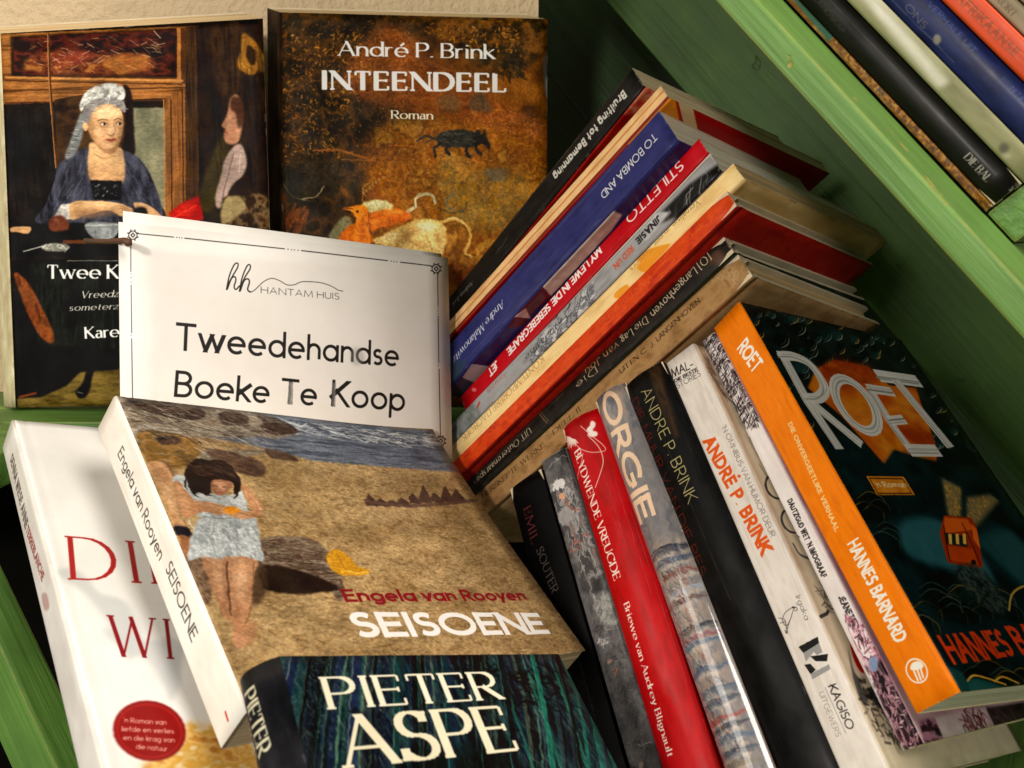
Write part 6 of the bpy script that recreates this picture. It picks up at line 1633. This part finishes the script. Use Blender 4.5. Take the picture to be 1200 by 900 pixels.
# ================================================================== the books
def mk(key, name, label, arts, pages, style, gain=1.0, rough=.42, coat=.05, back=None, spec=.2, **kw):
    f, s = arts
    s.crease(sum(map(ord, key)), n=5 if key in ('H8', 'H6', 'D', 'E', 'G3', 'H3') else 2)
    if key in ('E', 'H8', 'D'): f.wear(70, (232, 224, 208), sum(map(ord, key)), .7)
    fm = mat_print(key + "_front_print" if False else name + "_cover", f.image(gain), rough, coat, spec=spec, bump=.04 if spec < .19 else .12)
    glossy = coat > .9
    sm = mat_print(name + "_spine", s.image(gain), rough, coat, spec=spec, bump=.04 if glossy or spec < .19 else .12, coat_rough=.07 if glossy else .22)
    bm_ = back or mat_plain(name + "_back", tuple(.8 * x for x in lin(tuple(s.a.mean((0, 1)) * 255))), .5)
    return build_book(key, name, label, sm, fm, bm_, pages, style, **kw)

mk('A', 'paperback', "upright novel at far left, cover painted with a seated lady in a white cap", art_A(), M_TANP, 'flat', gain=1.25, curl=.0, rough=.5, spec=.06, coat=0)
mk('B', 'paperback', "upright novel titled INTEENDEEL with a brown landscape of beasts", art_B(), M_TANP, 'flat', gain=1.25, rough=.5, spec=.06, coat=0)
mk('D', 'paperback', "thick white paperback with large red serif letters and a round red seal", art_D(), M_WHITEP, 'flat', gain=1.0, rough=.42, coat=.15, edge=mat_plain("white_board_edge", (.8, .78, .72), .7))
mk('E', 'paperback', "paperback titled SEISOENE with a woman in a grey dress on a beach", art_E(), M_CREAM, 'flat', gain=1.1, rough=.4, corner=.003, curl=-.0005)
mk('F', 'paperback', "dark forest thriller by PIETER ASPE at the bottom front", art_F(), M_CREAM, 'soft', gain=1.05, rough=.4, spec=.12, coat=.03)

GA = art_G()
mk('G1', 'paperback', "black-spined book on top of the slanting pile, nearest the dark crate back", GA['G1'], M_CREAM, 'flat', gain=1.1, group=None)
mk('G2', 'paperback', "thin book with orange, cream and red stripes between the black and the navy spines", GA['G2'], M_CREAM, 'flat', gain=1.1)
mk('G3', 'paperback', "navy blue paperback with white spine letters in the slanting pile", GA['G3'], M_WHITEP, 'flat', gain=1.1)
mk('G4', 'paperback', "thin red-spined book lettered STILETTO in the slanting pile", GA['G4'], M_WHITEP, 'flat', gain=1.1)
mk('G5', 'paperback', "thin book with a grey photographic spine between the red and the cream spines", GA['G5'], M_WHITEP, 'flat', gain=1.1)
mk('G6', 'paperback', "worn cream-spined book with orange splashes in the slanting pile", GA['G6'], M_AGEDP, 'flat', gain=1.1, rough=.6, coat=.0, wave=.0003)
mk('G7', 'hardback', "orange-red clothbound hardback in the slanting pile", GA['G7'], M_AGEDP, 'hard', gain=1.1, rough=.6, coat=.05, bulge=.0008)
mk('G8', 'hardback', "black-spined book with pale worn lettering between the red and the brown-paper books", GA['G8'], M_DARKP, 'hard', gain=1.1, rough=.5, coat=.05, bulge=.0006)
mk('G9', 'hardback', "brown paper-covered book at the bottom of the slanting pile", GA['G9'], M_AGEDP, 'hard', gain=1.1, rough=.7, coat=.0, bulge=.0008, wave=.0003)

HA = art_H()
mk('H1', 'hardback', "wide black book at the left end of the leaning row, behind the beach novel", HA['H1'], M_CREAM, 'hard', bulge=.0015, gain=.6, spec=.1, coat=.0)
mk('H2', 'paperback', "grey mottled painted spine between the black book and the bright red book", HA['H2'], M_CREAM, 'flat', gain=1.1)
mk('H3', 'hardback', "bright red hardback with a line-drawn flower at the top of its rounded spine", HA['H3'], M_CREAM, 'round', bulge=.0045, rough=.35, gain=1.05)
mk('H4', 'hardback', "glossy painted dust-jacket book titled ORGIE", HA['H4'], M_CREAM, 'round', bulge=.0045, rough=.3, coat=1.0, gain=1.15)
mk('H5', 'hardback', "black book with pale yellow author's name and dark red title, right of ORGIE", HA['H5'], M_CREAM, 'round', bulge=.003, rough=.38, gain=.6, spec=.1, coat=.0)
mk('H6', 'paperback', "white omnibus with bold orange author's name and black publisher's logo", HA['H6'], M_CREAM, 'flat', gain=1.02, rough=.45)
mk('H7', 'paperback', "white spine with black ink hair and pink blossom beside the orange spine", HA['H7'], M_CREAM, 'flat', gain=1.02, rough=.4)
mk('H8', 'paperback', "novel titled ROET with an orange spine and dark leafy cover", HA['H8'], M_WHITEP, 'flat', gain=1.05, rough=.42, corner=.0, spec=.12)
TA = art_T()
TL = {'T1': "thin ochre and teal book against the crate board at upper right", 'T2': "thick black book second from the board at upper right", 'T3': "olive grey book with a painted highlight streak at upper right",
      'T4': "navy blue book at upper right between the olive and the orange spines", 'T5': "orange-red book in the upper right corner", 'T6': "brownish beige book behind the orange one in the upper right corner", 'T7': "cream book at the very corner, outermost of the upper right row"}
for k in ('T1', 'T2', 'T3', 'T4', 'T5', 'T6', 'T7'):
    mk(k, 'hardback' if k in ('T2', 'T4') else 'paperback', TL[k], TA[k], M_CREAM, 'round' if k in ('T2', 'T4') else 'flat', gain=.85, spec=.15, bulge=.002)

# ================================================================== the sign card
P, u, v, D = POSE['C']
card = empty('sign_card', frame_matrix(P, u, v))
tag(card, "white printed sign card with a thin black border, standing between the novels", "sign")
us = [D[0] * i / 12 for i in range(13)]; vs = [D[1] * i / 10 for i in range(11)]
M_CARD = mat_plain("card_stock", (.78, .76, .71), .6, .04)
M_CARDP = mat_print("sign_print", art_C().image(1.0), .5, .05, .04)
sheet_part('front_panel', us, vs, lambda a, b: (a, b, D[2] + .0012 * math.sin(a / D[0] * 3.1)), .0005, [M_CARDP, M_CARD], card, lambda a, b: (a / D[0], b / D[1]))
sheet_part('back_panel', us, vs, lambda a, b: (a + .0034 - .0045 * a / D[0], b + .0068 - .0035 * a / D[0], -.0045 + .001 * math.sin(a / D[0] * 3)), .0005, [M_CARD, M_CARD], card, lambda a, b: (a / D[0], b / D[1]))

# small brown wooden peg caught between the card's left edge and the novel behind it
def rod(name, pts, rad, mat):
    verts, faces = [], []; n = 10
    for i, (p, r) in enumerate(zip(pts, rad)):
        d = (Vector(pts[min(i + 1, len(pts) - 1)]) - Vector(pts[max(i - 1, 0)])).normalized()
        a = d.cross(Vector((0, 0, 1))).normalized(); b = d.cross(a)
        for k in range(n):
            t = 2 * math.pi * k / n; verts.append(Vector(p) + (a * math.cos(t) + b * math.sin(t)) * r)
    for i in range(len(pts) - 1):
        for k in range(n):
            faces.append((i * n + k, i * n + (k + 1) % n, (i + 1) * n + (k + 1) % n, (i + 1) * n + k))
    faces.append(tuple(range(n))[::-1]); faces.append(tuple((len(pts) - 1) * n + k for k in range(n)))
    return mesh_obj(name, verts, faces, mat, smooth=[True] * (len(faces) - 2) + [False] * 2)
peg = rod('wooden_peg', [(-0.215, 0.436, 0.9965), (-0.1945, 0.4177, 0.9962), (-0.1827, 0.4081, 0.9967), (-0.1805, 0.407, 0.9959), (-0.1799, 0.4067, 0.9943)], [.0012, .0013, .0016, .0020, .0012], mat_plain('brown_wood', lin((84, 50, 28)), .6))
tag(peg, 'small brown wooden peg overlapping the upper left edge of the white card', 'peg')
